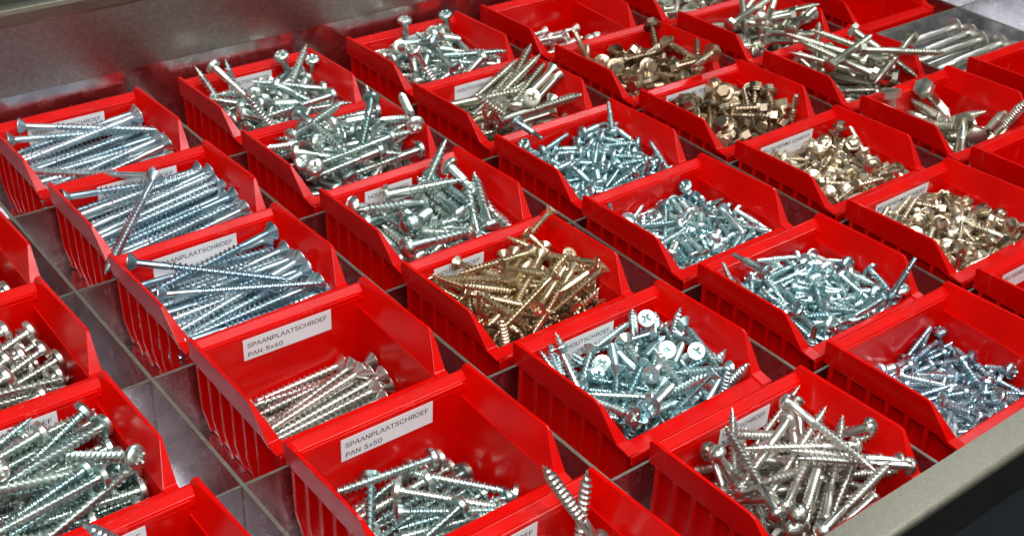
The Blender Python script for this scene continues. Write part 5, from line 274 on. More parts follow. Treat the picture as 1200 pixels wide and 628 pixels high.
CONTENT = {'A0': ('long', 'blue', 'chipboard_screw', 'long shiny countersunk screw in the leftmost fully visible bin of the back row', 'screw', 'long screws in the back left bin', False),
 'A1': ('long', 'blue', 'chipboard_screw', 'long shiny countersunk screw in the crowded SPAANPLAATSCHROEF bin second from the back', 'screw', 'long screws in the second bin of the left column', False),
 'A2': ('long', 'blue', 'chipboard_screw', 'long shiny countersunk screw in the crowded bin directly behind the PAN 5x60 bin', 'screw', 'long screws in the third bin of the left column', False),
 'A3': ('mid', 'silver', 'chipboard_screw', 'silver countersunk screw lying low in the bin labelled PAN 5x60', 'screw', 'screws in the PAN 5x60 bin', False),
 'A4': ('pan', 'green', 'pan_head_screw', 'silver pan head screw lying low in the bin labelled PAN 5x50', 'screw', 'screws in the PAN 5x50 bin', False),
 'A5': ('round', 'silver', 'countersunk_screw', 'silver screw in the bin cut by the bottom edge, in front of PAN 5x50', 'screw', 'screws in the bin in front of the PAN 5x50 bin', False),
 'Z1': ('pan', 'silver', 'pan_head_screw', 'silver screw in the hindmost half hidden bin at the left edge', 'screw', 'screws in the hindmost bin at the left edge', False),
 'Z2': ('pan', 'silver', 'pan_head_screw', 'warm silver screw in the bin behind the bluish pan head screws', 'screw', 'warm silver screws in the left edge bin', False),
 'Z3': ('pan', 'green', 'pan_head_screw', 'bluish fully threaded pan head screw in the full bin at the lower left edge', 'screw', 'bluish pan head screws in the lower left bin', False),
 'Z4': ('pan', 'blue', 'pan_head_screw', 'silver screw in the bin at the bottom left corner', 'screw', 'screws in the bottom left corner bin', False),
 'B0': ('round', 'green', 'pan_head_wood_screw', 'stout silver screw piled in the second bin of the back row', 'screw', 'stout screws in the back row', False),
 'B1': ('round', 'green', 'pan_head_wood_screw', 'stout silver screw in the heaped bin behind the thick round head screws', 'screw', 'stout screws behind the thick round head screws', False),
 'B2': ('heavy', 'green', 'slotted_screw', 'thick round head wood screw in the heaped bin behind the gold coloured screws', 'screw', 'thick round head screws', False),
 'B3': ('gold', 'gold', 'countersunk_screw', 'thin gold coloured screw in the only bin of gold coloured screws', 'screw', 'gold coloured screws', False),
 'B4': ('short', 'teal', 'countersunk_screw', 'short bluish cross head screw in the HOUTSCHROEF bin in front of the gold screws', 'screw', 'short screws in front of the gold coloured screws', False),
 'B5': ('slot', 'silver', 'slotted_screw', 'round head slotted wood screw in the HOUTSCHROEF 3,5x50 bin by the front rail', 'screw', 'slotted screws in the HOUTSCHROEF 3,5x50 bin', False),
 'C0': ('round', 'green', 'pan_head_wood_screw', 'stout silver screw in the third bin of the back row, under the shelf front', 'screw', 'stout screws in the third bin of the back row', False),
 'C1': ('csk65', 'grey', 'countersunk_screw', 'long silver screw among parallel leaning screws left of the bronze hexagon screws', 'screw', 'long parallel leaning screws', False),
 'C2': ('drill', 'teal', 'self_drilling_screw', '', 'screw', '', True),
 'C3': ('drill', 'teal', 'self_drilling_screw', 'small bluish self-drilling screw in the heap right of the gold coloured screws', 'screw', 'small screws right of the gold coloured screws', False),
 'C4': ('drill', 'teal', 'self_drilling_screw', 'small bluish self-drilling screw in the heap right of the HOUTSCHROEF x25 bin', 'screw', 'small screws right of the HOUTSCHROEF x25 bin', False),
 'C5': ('drill', 'blue', 'self_drilling_screw', 'small bluish self-drilling screw in the half empty bin by the front rail', 'screw', 'small screws in the half empty front bin', False),
 'D0': ('few', 'silver', 'countersunk_screw', 'small silver screw lying in the nearly empty bin near the top edge', 'screw', 'few screws in the nearly empty bin', False),
 'D1': ('brown', 'bronze', 'washer_head_screw', 'bronze hexagon screw with washer in the hinder of the two bronze screw bins', 'screw', 'bronze screws in the hinder bin', False),
 'D2': ('brown', 'bronze', 'washer_head_screw', 'bronze hexagon screw with washer in the nearer of the two bronze screw bins', 'screw', 'bronze screws in the nearer bin', False),
 'D3': ('tiny', 'beige', 'hexagon_screw', 'small beige hexagon screw in the hinder ZELFBORENDE SCHROEF bin', 'screw', 'small beige screws in the hinder bin', False),
 'D4': ('tiny', 'beige', 'hexagon_screw', 'small beige hexagon screw in the nearer, fuller ZELFBORENDE SCHROEF bin', 'screw', 'small beige screws in the nearer bin', False),
 'E0': ('few', 'grey', 'hexagon_bolt', 'small grey screw in the bin cut by the top edge of the photo', 'bolt', 'small grey screws at the top edge', False),
 'E1': ('rod', 'grey', 'hexagon_bolt', 'long grey hexagon bolt in the hinder of the two bins of long bolts', 'bolt', 'long bolts in the hinder bin', False),
 'E2': ('rod', 'grey', 'hexagon_bolt', 'long grey hexagon bolt in the bin beside the open steel compartment', 'bolt', 'long bolts beside the steel compartment', False),
 'E3': ('bolt', 'grey', 'hexagon_bolt', 'thick hexagon bolt, one of a few in the sparsely filled bin at the right', 'bolt', 'thick bolts in the sparsely filled bin', False)}
BINLAB = {'Z1': 'red bin half hidden at the far left edge, hindmost of the left edge bins',
 'Z2': 'red bin of warm silver screws at the left edge of the photo',
 'Z3': 'red bin at the lower left full of bluish pan head screws',
 'Z4': 'red bin cut by the bottom left corner with a few screws',
 'A0': 'red bin of long screws at the left end of the back row',
 'A1': 'red bin of long screws, second from the back in the SPAANPLAATSCHROEF column',
 'A2': 'red bin crowded with long screws directly behind the bin labelled PAN 5x60',
 'A3': 'red bin labelled SPAANPLAATSCHROEF PAN 5x60 with a low layer of screws',
 'A4': 'red bin labelled SPAANPLAATSCHROEF PAN 5x50 with pan head screws',
 'A5': 'red bin cut by the bottom edge, directly in front of PAN 5x50',
 'B0': 'second red bin from the left in the back row',
 'B1': 'red bin heaped with stout screws behind the thick round head screws',
 'B2': 'red bin heaped with thick round head screws, behind the gold coloured screws',
 'B3': 'red bin labelled HOUTSCHROEF holding the gold coloured screws',
 'B4': 'red bin labelled HOUTSCHROEF full of short bluish cross head screws',
 'B5': 'red bin labelled HOUTSCHROEF 3,5x50 against the front rail',
 'C0': 'red bin of stout screws behind the bin of long parallel leaning screws',
 'C1': 'red bin of long parallel leaning screws labelled HOUTSCHROEF',
 'C2': 'red unlabelled bin of small screws directly in front of the long parallel screws',
 'C3': 'red unlabelled bin of small bluish screws right of the gold coloured screws',
 'C4': 'red unlabelled bin of small bluish screws right of the HOUTSCHROEF x25 bin',
 'C5': 'red half empty bin of small bluish screws against the front rail',
 'D0': 'red nearly empty bin with a few small silver screws near the top edge',
 'D1': 'red bin with bronze hexagon screws and no label',
 'D2': 'red bin with bronze hexagon screws and a pale label behind them',
 'D3': 'red bin with small beige hexagon screws the hinder of two such labelled bins',
 'D4': 'red bin of small beige hexagon screws, the nearer of two such',
 'D5': 'red bin cut by the right edge, only its left wall and label showing',
 'E0': 'red bin cut by the top edge holding small grey screws',
 'E1': 'red bin of long grey bolts, the hinder of two such',
 'E2': 'red bin of long grey bolts beside the open steel compartment',
 'E3': 'red bin at the right with a few thick hexagon bolts',
 'E4': 'red empty bin at the right edge in front of the thick hexagon bolts',
 'F1': 'red empty bin directly behind the open steel compartment',
 'F3': 'red empty bin at the right edge directly in front of the open steel compartment'}
JIT = {'B3': (-.05, .0), 'B5': (.05, -.02), 'C3': (-.05, 0), 'C0': (.04, 0), 'A1': (.03, -.01), 'B1': (-.02, 0), 'C5': (.02, .03), 'Z1': (.13, 0), 'Z2': (.06, 0), 'Z4': (.02, 0)}
def origin(k):
    j = JIT.get(k, (0, 0)); return Vector(((COLX[k[0]] + j[0]) * S, (-int(k[1]) + j[1]) * S, ZT * S))
def make_bin(k):
    root = bpy.data.objects.new('storage_bin', None); C.objects.link(root); root.empty_display_size = 0.02
    o = origin(k); rnd = random.Random(k); root.location = (o.x, o.y, 0); root.rotation_euler = (0, 0, math.radians(rnd.uniform(-.5, .5)))
    tag(root, BINLAB[k], 'storage bin', 'red storage bins standing in the steel tray')
    for nm, me, bv in (('bin_body', ME_WALLS, 0.004), ('rim', ME_RIM, 0.006), ('front_lip', ME_LIP, 0.006)):
        q = link(nm, me, root, bv); q.location = (0, 0, ZT * S)
    if k in LABELS:
        l1, l2, w, x = LABELS[k]
        q = link('paper_label', label_mesh(l1, l2, w), root)
        q.location = (x * S, -0.0785 * S, (ZT - 0.088) * S); q.rotation_euler = (math.radians(-1.2), math.radians(rnd.uniform(-.6, .6)), 0)
    return root
for k in BINLAB: make_bin(k)

# ---------------------------------------------------------------- screws (built in millimetres, origin as in the pile data)
def screw_mesh(name, L, dt, dc, ds, thread, pitch, head, hd, hh, m, drive='cross', drillpt=False, N=12):
    """L total length, dt/dc thread crest/core diameter, ds shank diameter, thread = threaded length from the tip"""
    b = MB(); top = 0.45 * L
    # head
    R = hd / 2; NA = 32
    if head in ('pan', 'csk', 'round'):
        rr = [0.0, .12, .2, .28, .38, .5, .62, .75, .88, 1.0]
        dome = {'pan': 0.55 * hh, 'csk': 0.06 * hh, 'round': 0.85 * hh}[head]
        depth = 0.55 * hh + 0.4
        verts = [(0, 0, top - depth * (1 if drive else 0))]; rings = []
        for r in rr[1:]:
            ring = []
            for k in range(NA):
                a = 2 * math.pi * k / NA; x, y = r * math.cos(a), r * math.sin(a)
                z = top - dome * (1 - math.sqrt(max(0, 1 - r * r * 0.96)))
                if drive == 'cross' and r < .6 and (abs(x) < .13 or abs(y) < .13): z -= depth * (1 - r / .75)
                if drive == 'slot' and abs(x) < .12: z -= 0.5 * hh
                ring.append((x * R, y * R, z))
            rings.append(ring)
        v = [(0, 0, top - (depth if drive == 'cross' else 0.5 * hh))] + [p for q in rings for p in q]
        f = [(0, 1 + k, 1 + (k + 1) % NA) for k in range(NA)]
        for i in range(len(rings) - 1):
            f += [(1 + i * NA + k, 1 + (i + 1) * NA + k, 1 + (i + 1) * NA + (k + 1) % NA, 1 + i * NA + (k + 1) % NA) for k in range(NA)]
        b.add(v, f)
        zr = rings[-1][0][2]
        if head == 'csk': prof = [(R, zr), (R, zr - .35), (ds / 2, top - hh), (ds / 2, top - hh - .5)]
        else: prof = [(R, zr), (R * .99, top - hh + .2), (R * .93, top - hh), (ds / 2, top - hh - .05), (ds / 2, top - hh - .5)]
        b.add([(r * math.cos(2 * math.pi * k / NA), r * math.sin(2 * math.pi * k / NA), z) for r, z in prof for k in range(NA)],
              [(i * NA + k, (i + 1) * NA + k, (i + 1) * NA + (k + 1) % NA, i * NA + (k + 1) % NA) for i in range(len(prof) - 1) for k in range(NA)])
    else:                                                   # hexagon head, with or without a washer flange
        h6 = [(R * math.cos(math.pi / 3 * k), R * math.sin(math.pi / 3 * k)) for k in range(6)]
        hb = top - hh
        b.loft([[(x * .86, y * .86, top) for x, y in h6], [(x, y, top - .1 * hh) for x, y in h6], [(x, y, hb) for x, y in h6]])
        if head == 'hexflange':
            for (r, z0, z1) in ((R * 1.42, hb + .1, hb - .9), (R * 1.30, hb - .9, hb - 1.9)):
                b.loft([[(r * .9 * math.cos(2 * math.pi * k / 20), r * .9 * math.sin(2 * math.pi * k / 20), z0) for k in range(20)],
                        [(r * math.cos(2 * math.pi * k / 20), r * math.sin(2 * math.pi * k / 20), z0 - .35) for k in range(20)],
                        [(r * math.cos(2 * math.pi * k / 20), r * math.sin(2 * math.pi * k / 20), z1) for k in range(20)]])
    # shank and helical thread
    zs = top - hh + .05; zt = top - L + thread; ze = top - L
    rows = []                                               # (z, radius, taper flag)
    cyl = lambda r, z: [(r * math.cos(2 * math.pi * k / N), r * math.sin(2 * math.pi * k / N), z) for k in range(N)]
    if zs - zt > 1: b.loft([cyl(ds / 2, zs), cyl(ds / 2, zt + .6), cyl(dc / 2, zt - .1)])
    tipL = dt * (1.3 if not drillpt else 1.5)
    prof = [(0.0, 0), (0.42, 0), (0.66, 1), (0.76, 1)]; nt_ = int((thread) / pitch)
    vv = []; cnt = 0
    for q in range(nt_):
        for fr, c in prof:
            cnt += 1
            for k in range(N):
                z = zt - (q + fr + k / N) * pitch
                t = min(1, max(0, (z - ze) / tipL))
                if drillpt: core = dc / 2 * (1 if t > .9 else .8); cr = dt / 2 * min(1, max(0, (z - ze - tipL * .8) / (pitch * 2))) ; r = max(core, cr) if c else core; r *= 1 if t > .12 else t / .12
                else:
                    core = dc / 2 * (t ** .8); r = (dt / 2 * (0.25 + .75 * t) if t > .05 else core) if c else core
                z = max(z, ze)
                vv.append((r * math.cos(2 * math.pi * k / N), r * math.sin(2 * math.pi * k / N), z))
    f = []
    for i in range(cnt - 1):
        for k in range(N):
            if k < N - 1: f.append((i * N + k, (i + 1) * N + k, (i + 1) * N + k + 1, i * N + k + 1))
            elif i + 5 < cnt + 0: f.append((i * N + k, (i + 1) * N + k, (i + 5) * N, (i + 4) * N))
    b.add(vv, f)
    if not drillpt: b.loft([cyl(dc / 2 * .98, zt + .3), cyl(dc / 2 * .98, ze + tipL), cyl(dc * .2, ze + tipL * .25), cyl(.05, ze - .3)])
    else: b.loft([cyl(dc / 2 * .98, zt + .3), cyl(dc / 2 * .9, ze + tipL * .3), [(x * .9, y * .25, z) for x, y, z in cyl(dc / 2, ze)]])
    me = b.mesh(name, [m], 0.001, smooth=True)
    bm = bmesh.new(); bm.from_mesh(me); bmesh.ops.remove_doubles(bm, verts=bm.verts, dist=1e-6)
    bmesh.ops.recalc_face_normals(bm, faces=bm.faces)
    for e in bm.edges:
        if len(e.link_faces) == 2 and e.calc_face_angle(0) > math.radians(38): e.smooth = False
    bm.to_mesh(me); bm.free()
    return me
#            L   dt   dc   ds   thread pitch head  hd   hh
SPEC = {
 'long':  (74, 4.9, 2.9, 3.5, 56, 2.6, 'csk', 9.6, 4.2),
 'mid':   (60, 4.9, 3.1, 3.6, 55, 2.7, 'csk', 9.6, 4.2),
 'pan':   (49, 4.9, 3.1, 3.6, 44, 2.6, 'pan', 9.8, 3.6),
 'round': (46, 5.0, 3.3, 4.3, 31, 2.5, 'pan', 9.6, 3.8),
 'heavy': (43, 6.3, 4.2, 5.6, 27, 2.9, 'round', 11.4, 4.3),
 'gold':  (42, 4.0, 2.4, 2.9, 34, 2.1, 'csk', 7.3, 3.2),
 'short': (29, 4.1, 2.4, 2.8, 25, 2.0, 'csk', 7.8, 3.3),
 'slot':  (48, 4.2, 2.6, 3.6, 31, 2.1, 'round', 7.4, 3.4),
 'drill': (23, 4.1, 2.6, 3.0, 18, 1.6, 'pan', 8.0, 3.0),
 'brown': (29, 5.4, 4.0, 4.4, 23, 2.0, 'hexflange', 8.6, 4.4),
 'tiny':  (21, 4.3, 3.1, 3.3, 16, 1.6, 'hexflange', 6.8, 3.2),
 'rod':   (55, 4.8, 3.7, 4.6, 26, 1.8, 'hex', 9.4, 3.8),
 'lag':   (52, 5.4, 4.0, 5.0, 30, 2.2, 'hex', 10.0, 4.2),
 'bolt':  (44, 6.6, 5.3, 6.3, 24, 1.9, 'hex', 13.4, 5.0),
 'big':   (78, 6.6, 5.6, 6.4, 20, 1.9, 'round', 15.0, 4.5),
 'few':   (36, 4.4, 3.0, 3.8, 24, 2.0, 'csk', 8.8, 3.6),
 'csk65': (64, 5.5, 3.6, 5.0, 38, 2.5, 'csk', 10.4, 4.4)}
MATS = {'blue': M_BLUE, 'teal': M_TEAL, 'silver': M_SILV, 'green': M_GREN, 'grey': M_GREY, 'bright': M_SILV, 'gold': M_GOLD, 'bronze': M_BRNZ, 'beige': M_BEIG}
SCREWS = {}
def screw(t, col):
    if (t, col) not in SCREWS:
        s = SPEC[t]; d = None if s[6].startswith('hex') else ('slot' if t in ('slot', 'heavy') else 'cross')
        SCREWS[(t, col)] = screw_mesh(t, *s[:6], s[6], s[7], s[8], MATS[col], drive=d, drillpt=t in ('drill', 'brown', 'tiny'), N=10 if t in ('drill', 'tiny', 'brown', 'short') else 12)
    return SCREWS[(t, col)]
# bin: mesh type, colour, object name, label, category, group
def place(me, name, label, cat, group, M):
    o = bpy.data.objects.new(name, me); C.objects.link(o); o.matrix_world = M
    return tag(o, label, cat, group)
STUFF = MB(); STUFF_MATS = []
for k, (t, col, name, label, cat, group, as_stuff) in CONTENT.items():
    me = screw(t, col); o0 = Vector((COLX[k[0]] * S, -int(k[1]) * S, ZT * S)); dj = origin(k) - o0
    arr = DATA[k]; zs = sorted(arr[2::7], reverse=True); cut = zs[99] if k in ('C3', 'C4', 'C5') and len(zs) > 100 else -9999
    for i in range(0, len(arr), 7):
        p = Vector((arr[i], arr[i + 1], 0)) * 0.0001 + o0 + dj; p.z = ZT * S + arr[i + 2] * 0.0001
        q = Quaternion(arr[i + 3:i + 7]).normalized()
        M = Matrix.Translation(p) @ q.to_matrix().to_4x4()
        if as_stuff or arr[i + 2] <= cut: STUFF.add([tuple(M @ v.co) for v in me.vertices], [tuple(f.vertices) for f in me.polygons])
        else: place(me, name, label, cat, group, M)
st = link('self_drilling_screws', STUFF.mesh('self_drilling_screws', [M_TEAL], 1.0, fix=False, smooth=True))
tag(st, 'small bluish self-drilling screws filling the bin in front of the parallel leaning screws', 'screws', None, 'stuff')

# single screws that stand out of the piles: head top and tip in row-pitch units
for (t, col, hx, hy, hz, tx, ty, tz, name, label, cat, group) in [('round', 'silver', 0.86, -5.26, -0.069, 0.662, -5.13, 0.322, 'countersunk_screw', 'silver screw leaning out of the bottom edge bin, tip up and left', 'screw', 'screws in the bin in front of the PAN 5x50 bin'),
 ('round', 'silver', 0.907, -5.16, -0.175, 0.944, -5.13, 0.152, 'countersunk_screw', 'silver screw standing nearly upright beside the leaning one in the bottom edge bin', 'screw', 'screws in the bin in front of the PAN 5x50 bin'),
 ('heavy', 'green', 2.112, -2.178, -0.14, 2.316, -2.136, 0.16, 'slotted_screw', 'thick screw with its tip highest among the thick round head screws', 'screw', 'thick round head screws'),
 ('heavy', 'green', 2.267, -2.199, 0.03, 2.313, -2.436, -0.08, 'slotted_screw', 'thick screw lying head up against the rim right of the upright pointing one', 'screw', 'thick round head screws'),
 ('round', 'green', 2.198, -0.14, 0.064, 2.282, -0.13, -0.172, 'pan_head_wood_screw', 'stout upright screw under the label side of the second back row bin', 'screw', 'stout screws in the back row'),
 ('round', 'green', 2.433, -0.22, 0.013, 2.455, -0.18, -0.252, 'pan_head_wood_screw', 'stout screw standing upright near the right wall of the second back row bin', 'screw', 'stout screws in the back row'),
 ('round', 'green', 1.79, -0.25, -0.259, 1.751, -0.12, 0.103, 'pan_head_wood_screw', 'stout screw, tip up, at the left of the second back row bin', 'screw', 'stout screws in the back row'),
 ('round', 'green', 1.608, -0.2, -0.121, 1.527, -0.08, 0.079, 'pan_head_wood_screw', 'stout screw leaning outwards over the left wall of the second back row bin', 'screw', 'stout screws in the back row'),
 ('short', 'teal', 2.282, -4.078, -0.3, 2.183, -4.12, -0.02, 'countersunk_screw', 'short bluish screw standing tip up against the back wall, left one of three', 'screw', 'short screws in front of the gold coloured screws'),
 ('short', 'teal', 2.366, -4.177, -0.3, 2.275, -4.212, -0.02, 'countersunk_screw', 'short bluish screw standing tip up against the back wall, middle one of three', 'screw', 'short screws in front of the gold coloured screws'),
 ('short', 'teal', 2.437, -4.225, -0.3, 2.427, -4.264, -0.02, 'countersunk_screw', 'short bluish screw standing tip up against the back wall, right one of three', 'screw', 'short screws in front of the gold coloured screws'),
 ('round', 'green', 3.344, -0.14, 0.117, 3.354, -0.14, -0.107, 'pan_head_wood_screw', 'dark stout screw standing head up at the left of the third back row bin', 'screw', 'stout screws in the third bin of the back row'),
 ('round', 'green', 3.745, -0.14, 0.079, 3.814, -0.14, -0.162, 'pan_head_wood_screw', 'stout screw standing head up near the middle of the third back row bin', 'screw', 'stout screws in the third bin of the back row'),
 ('csk65', 'grey', 3.241, -1.153, -0.22, 3.739, -1.118, 0.02, 'countersunk_screw', 'long silver screw among parallel leaning screws left of the bronze hexagon screws', 'screw', 'long parallel leaning screws'),
 ('csk65', 'grey', 3.318, -1.289, -0.22, 3.896, -1.206, 0.06, 'countersunk_screw', 'long silver screw among parallel leaning screws left of the bronze hexagon screws', 'screw', 'long parallel leaning screws'),
 ('csk65', 'grey', 3.386, -1.35, -0.22, 3.93, -1.046, 0.08, 'countersunk_screw', 'long silver screw among parallel leaning screws left of the bronze hexagon screws', 'screw', 'long parallel leaning screws'),
 ('csk65', 'grey', 3.871, -1.416, 0.03, 3.457, -1.429, -0.22, 'countersunk_screw', 'long silver screw among parallel leaning screws left of the bronze hexagon screws', 'screw', 'long parallel leaning screws'),
 ('csk65', 'grey', 3.259, -1.27, -0.22, 3.879, -1.073, 0.0, 'countersunk_screw', 'long silver screw among parallel leaning screws left of the bronze hexagon screws', 'screw', 'long parallel leaning screws'),
 ('csk65', 'grey', 3.365, -1.441, -0.22, 3.943, -1.229, 0.0, 'countersunk_screw', 'long silver screw among parallel leaning screws left of the bronze hexagon screws', 'screw', 'long parallel leaning screws'),
 ('csk65', 'grey', 3.893, -1.447, -0.02, 3.477, -1.529, -0.22, 'countersunk_screw', 'long silver screw among parallel leaning screws left of the bronze hexagon screws', 'screw', 'long parallel leaning screws'),
 ('rod', 'grey', 5.818, -1.657, -0.1, 6.135, -1.248, 0.12, 'hexagon_bolt', 'long bolt standing nearly upright in the hinder bin of long bolts', 'bolt', 'long bolts in the hinder bin'),
 ('pan', 'green', 0.982, -4.586, -0.42, 0.574, -4.186, -0.36, 'pan_head_screw', 'pan head screw reaching furthest right over the bare floor of the PAN 5x50 bin', 'screw', 'screws in the PAN 5x50 bin'),
 ('pan', 'green', 0.466, -4.246, -0.38, 0.819, -4.585, -0.42, 'pan_head_screw', 'pan head screw, head left, lying nearly level in front of the PAN 5x50 pile', 'screw', 'screws in the PAN 5x50 bin'),
 ('pan', 'green', 0.76, -4.223, -0.33, 0.225, -4.145, -0.34, 'pan_head_screw', 'pan head screw, head at the centre, topmost of the PAN 5x50 pile', 'screw', 'screws in the PAN 5x50 bin'),
 ('pan', 'green', 0.378, -4.385, -0.38, 0.796, -4.614, -0.42, 'pan_head_screw', 'second level pan head screw, nearest the front lip of the PAN 5x50 bin', 'screw', 'screws in the PAN 5x50 bin'),
 ('long', 'blue', 0.634, -1.257, -0.02, 0.364, -0.967, -0.06, 'chipboard_screw', 'long screw lying across the top back of the pile in front of its label', 'screw', 'long screws in the second bin of the left column'),
 ('long', 'blue', 0.62, -1.304, 0.0, 0.299, -1.633, -0.08, 'chipboard_screw', 'long thin screw lying crosswise over the parallel screws of the second bin', 'screw', 'long screws in the second bin of the left column'),
 ('long', 'blue', 0.054, -1.179, -0.04, 0.397, -1.189, -0.08, 'chipboard_screw', 'long screw with its head on the left wall of the second bin', 'screw', 'long screws in the second bin of the left column'),
 ('long', 'blue', 0.06, -2.148, 0.0, 0.446, -2.433, -0.05, 'chipboard_screw', 'long screw with its head at the left, topmost behind the PAN 5x60 bin', 'screw', 'long screws in the third bin of the left column'),
 ('long', 'blue', 0.94, -2.252, -0.03, 0.352, -2.352, -0.06, 'chipboard_screw', 'long screw, head up at the right back, in the bin behind PAN 5x60', 'screw', 'long screws in the third bin of the left column'),
 ('long', 'blue', 0.111, -2.405, -0.1, 0.528, -2.612, -0.1, 'chipboard_screw', 'long screw with its head at the left front of the bin behind PAN 5x60', 'screw', 'long screws in the third bin of the left column'),
 ('long', 'blue', 0.205, -0.052, -0.06, 0.602, -0.288, -0.08, 'chipboard_screw', 'long dark screw lying in front of the label in the back left bin', 'screw', 'long screws in the back left bin'),
 ('long', 'blue', 0.951, -0.344, -0.05, 0.377, -0.402, -0.1, 'chipboard_screw', 'long screw with its head furthest right in the back left bin', 'screw', 'long screws in the back left bin'),
 ('long', 'blue', 0.062, -0.218, -0.06, 0.507, -0.304, -0.1, 'chipboard_screw', 'long screw with its head nearest the left edge in the back left bin', 'screw', 'long screws in the back left bin'),
 ('big', 'bright', 8.063, -2.18, -0.555, 7.093, -2.184, -0.585, 'loose_bolt', 'long bright round head bolt stacked in the steel compartment that has no red bin', 'bolt', 'bolts stacked in the steel compartment'),
 ('big', 'bright', 8.082, -2.335, -0.555, 7.112, -2.345, -0.585, 'loose_bolt', 'long bright round head bolt stacked in the steel compartment that has no red bin', 'bolt', 'bolts stacked in the steel compartment'),
 ('big', 'bright', 8.118, -2.49, -0.555, 7.148, -2.447, -0.585, 'loose_bolt', 'long bright round head bolt stacked in the steel compartment that has no red bin', 'bolt', 'bolts stacked in the steel compartment'),
 ('big', 'bright', 8.032, -2.645, -0.555, 7.062, -2.679, -0.585, 'loose_bolt', 'long bright round head bolt stacked in the steel compartment that has no red bin', 'bolt', 'bolts stacked in the steel compartment'),
 ('big', 'bright', 8.066, -2.8, -0.555, 7.096, -2.773, -0.585, 'loose_bolt', 'long bright round head bolt stacked in the steel compartment that has no red bin', 'bolt', 'bolts stacked in the steel compartment'),
 ('big', 'bright', 8.169, -2.23, -0.41, 7.199, -2.227, -0.44, 'loose_bolt', 'long bright round head bolt stacked in the steel compartment that has no red bin', 'bolt', 'bolts stacked in the steel compartment'),
 ('big', 'bright', 8.147, -2.385, -0.41, 7.177, -2.383, -0.44, 'loose_bolt', 'long bright round head bolt stacked in the steel compartment that has no red bin', 'bolt', 'bolts stacked in the steel compartment'),
 ('big', 'bright', 8.119, -2.54, -0.41, 7.149, -2.505, -0.44, 'loose_bolt', 'long bright round head bolt stacked in the steel compartment that has no red bin', 'bolt', 'bolts stacked in the steel compartment'),
 ('big', 'bright', 8.119, -2.695, -0.41, 7.149, -2.732, -0.44, 'loose_bolt', 'long bright round head bolt stacked in the steel compartment that has no red bin', 'bolt', 'bolts stacked in the steel compartment'),
 ('big', 'bright', 8.103, -2.85, -0.41, 7.133, -2.874, -0.44, 'loose_bolt', 'long bright round head bolt stacked in the steel compartment that has no red bin', 'bolt', 'bolts stacked in the steel compartment'),
 ('big', 'bright', 8.124, -2.18, -0.265, 7.154, -2.136, -0.295, 'loose_bolt', 'long bright round head bolt stacked in the steel compartment that has no red bin', 'bolt', 'bolts stacked in the steel compartment'),
 ('big', 'bright', 8.136, -2.335, -0.265, 7.166, -2.344, -0.295, 'loose_bolt', 'long bright round head bolt stacked in the steel compartment that has no red bin', 'bolt', 'bolts stacked in the steel compartment'),
 ('big', 'bright', 8.072, -2.49, -0.265, 7.102, -2.443, -0.295, 'loose_bolt', 'long bright round head bolt stacked in the steel compartment that has no red bin', 'bolt', 'bolts stacked in the steel compartment'),
 ('big', 'bright', 8.151, -2.645, -0.265, 7.181, -2.642, -0.295, 'loose_bolt', 'long bright round head bolt stacked in the steel compartment that has no red bin', 'bolt', 'bolts stacked in the steel compartment'),
 ('big', 'bright', 8.131, -2.8, -0.265, 7.161, -2.838, -0.295, 'loose_bolt', 'long bright round head bolt stacked in the steel compartment that has no red bin', 'bolt', 'bolts stacked in the steel compartment')]:
    h = Vector((hx, hy, hz + ZT)) * S; tp = Vector((tx, ty, tz + ZT)) * S
    d = (h - tp).normalized(); L = SPEC[t][0] * 0.001
    q = d.to_track_quat('Z', 'Y'); M = Matrix.Translation((h - d * 0.45 * L) if h.z > tp.z - 0.03 * S else (tp + d * 0.55 * L)) @ q.to_matrix().to_4x4()
    place(screw(t, col), name, label, cat, group, M)

# ---------------------------------------------------------------- the steel tray
tray = bpy.data.objects.new('steel_tray', None); C.objects.link(tray)
tag(tray, 'galvanised steel display tray divided into compartments under the red bins', 'tray')
X0, X1, YB, YF = -3.2, 11.4, 0.12, -5.985
b = MB(); b.box(X0, X1, YF, YB, -0.02, 0.0); link('tray_floor', b.mesh('tray_floor', [M_TRAY]), tray)
RID = [-3.155, -1.685, -0.215, 1.253, 2.727, 4.205, 5.625, 7.0, 8.41, 9.82]
DZ = ZT - 0.20
for x in RID:
    b = MB(); b.box(x, x + 0.019, YF + .01, YB - .01, 0.0, DZ - 0.004); b.box(x - .0005, x + 0.0195, YF + .01, YB - .01, DZ - 0.004, DZ + 0.002, 1)
    link('long_divider', b.mesh('long_divider', [M_TRAY, M_EDGE]), tray, 0)
for i in range(len(RID) - 1):
    for r in range(1, 6):
        b = MB(); y = -r + 0.035
        b.box(RID[i] + 0.026, RID[i + 1] - 0.002, y - 0.014, y, 0.0, DZ - 0.008); b.box(RID[i] + 0.026, RID[i + 1] - 0.002, y - 0.0145, y + 0.0005, DZ - 0.008, DZ - 0.003, 1)
        link('cross_divider', b.mesh('cross_divider', [M_TRAY, M_EDGE]), tray, 0)
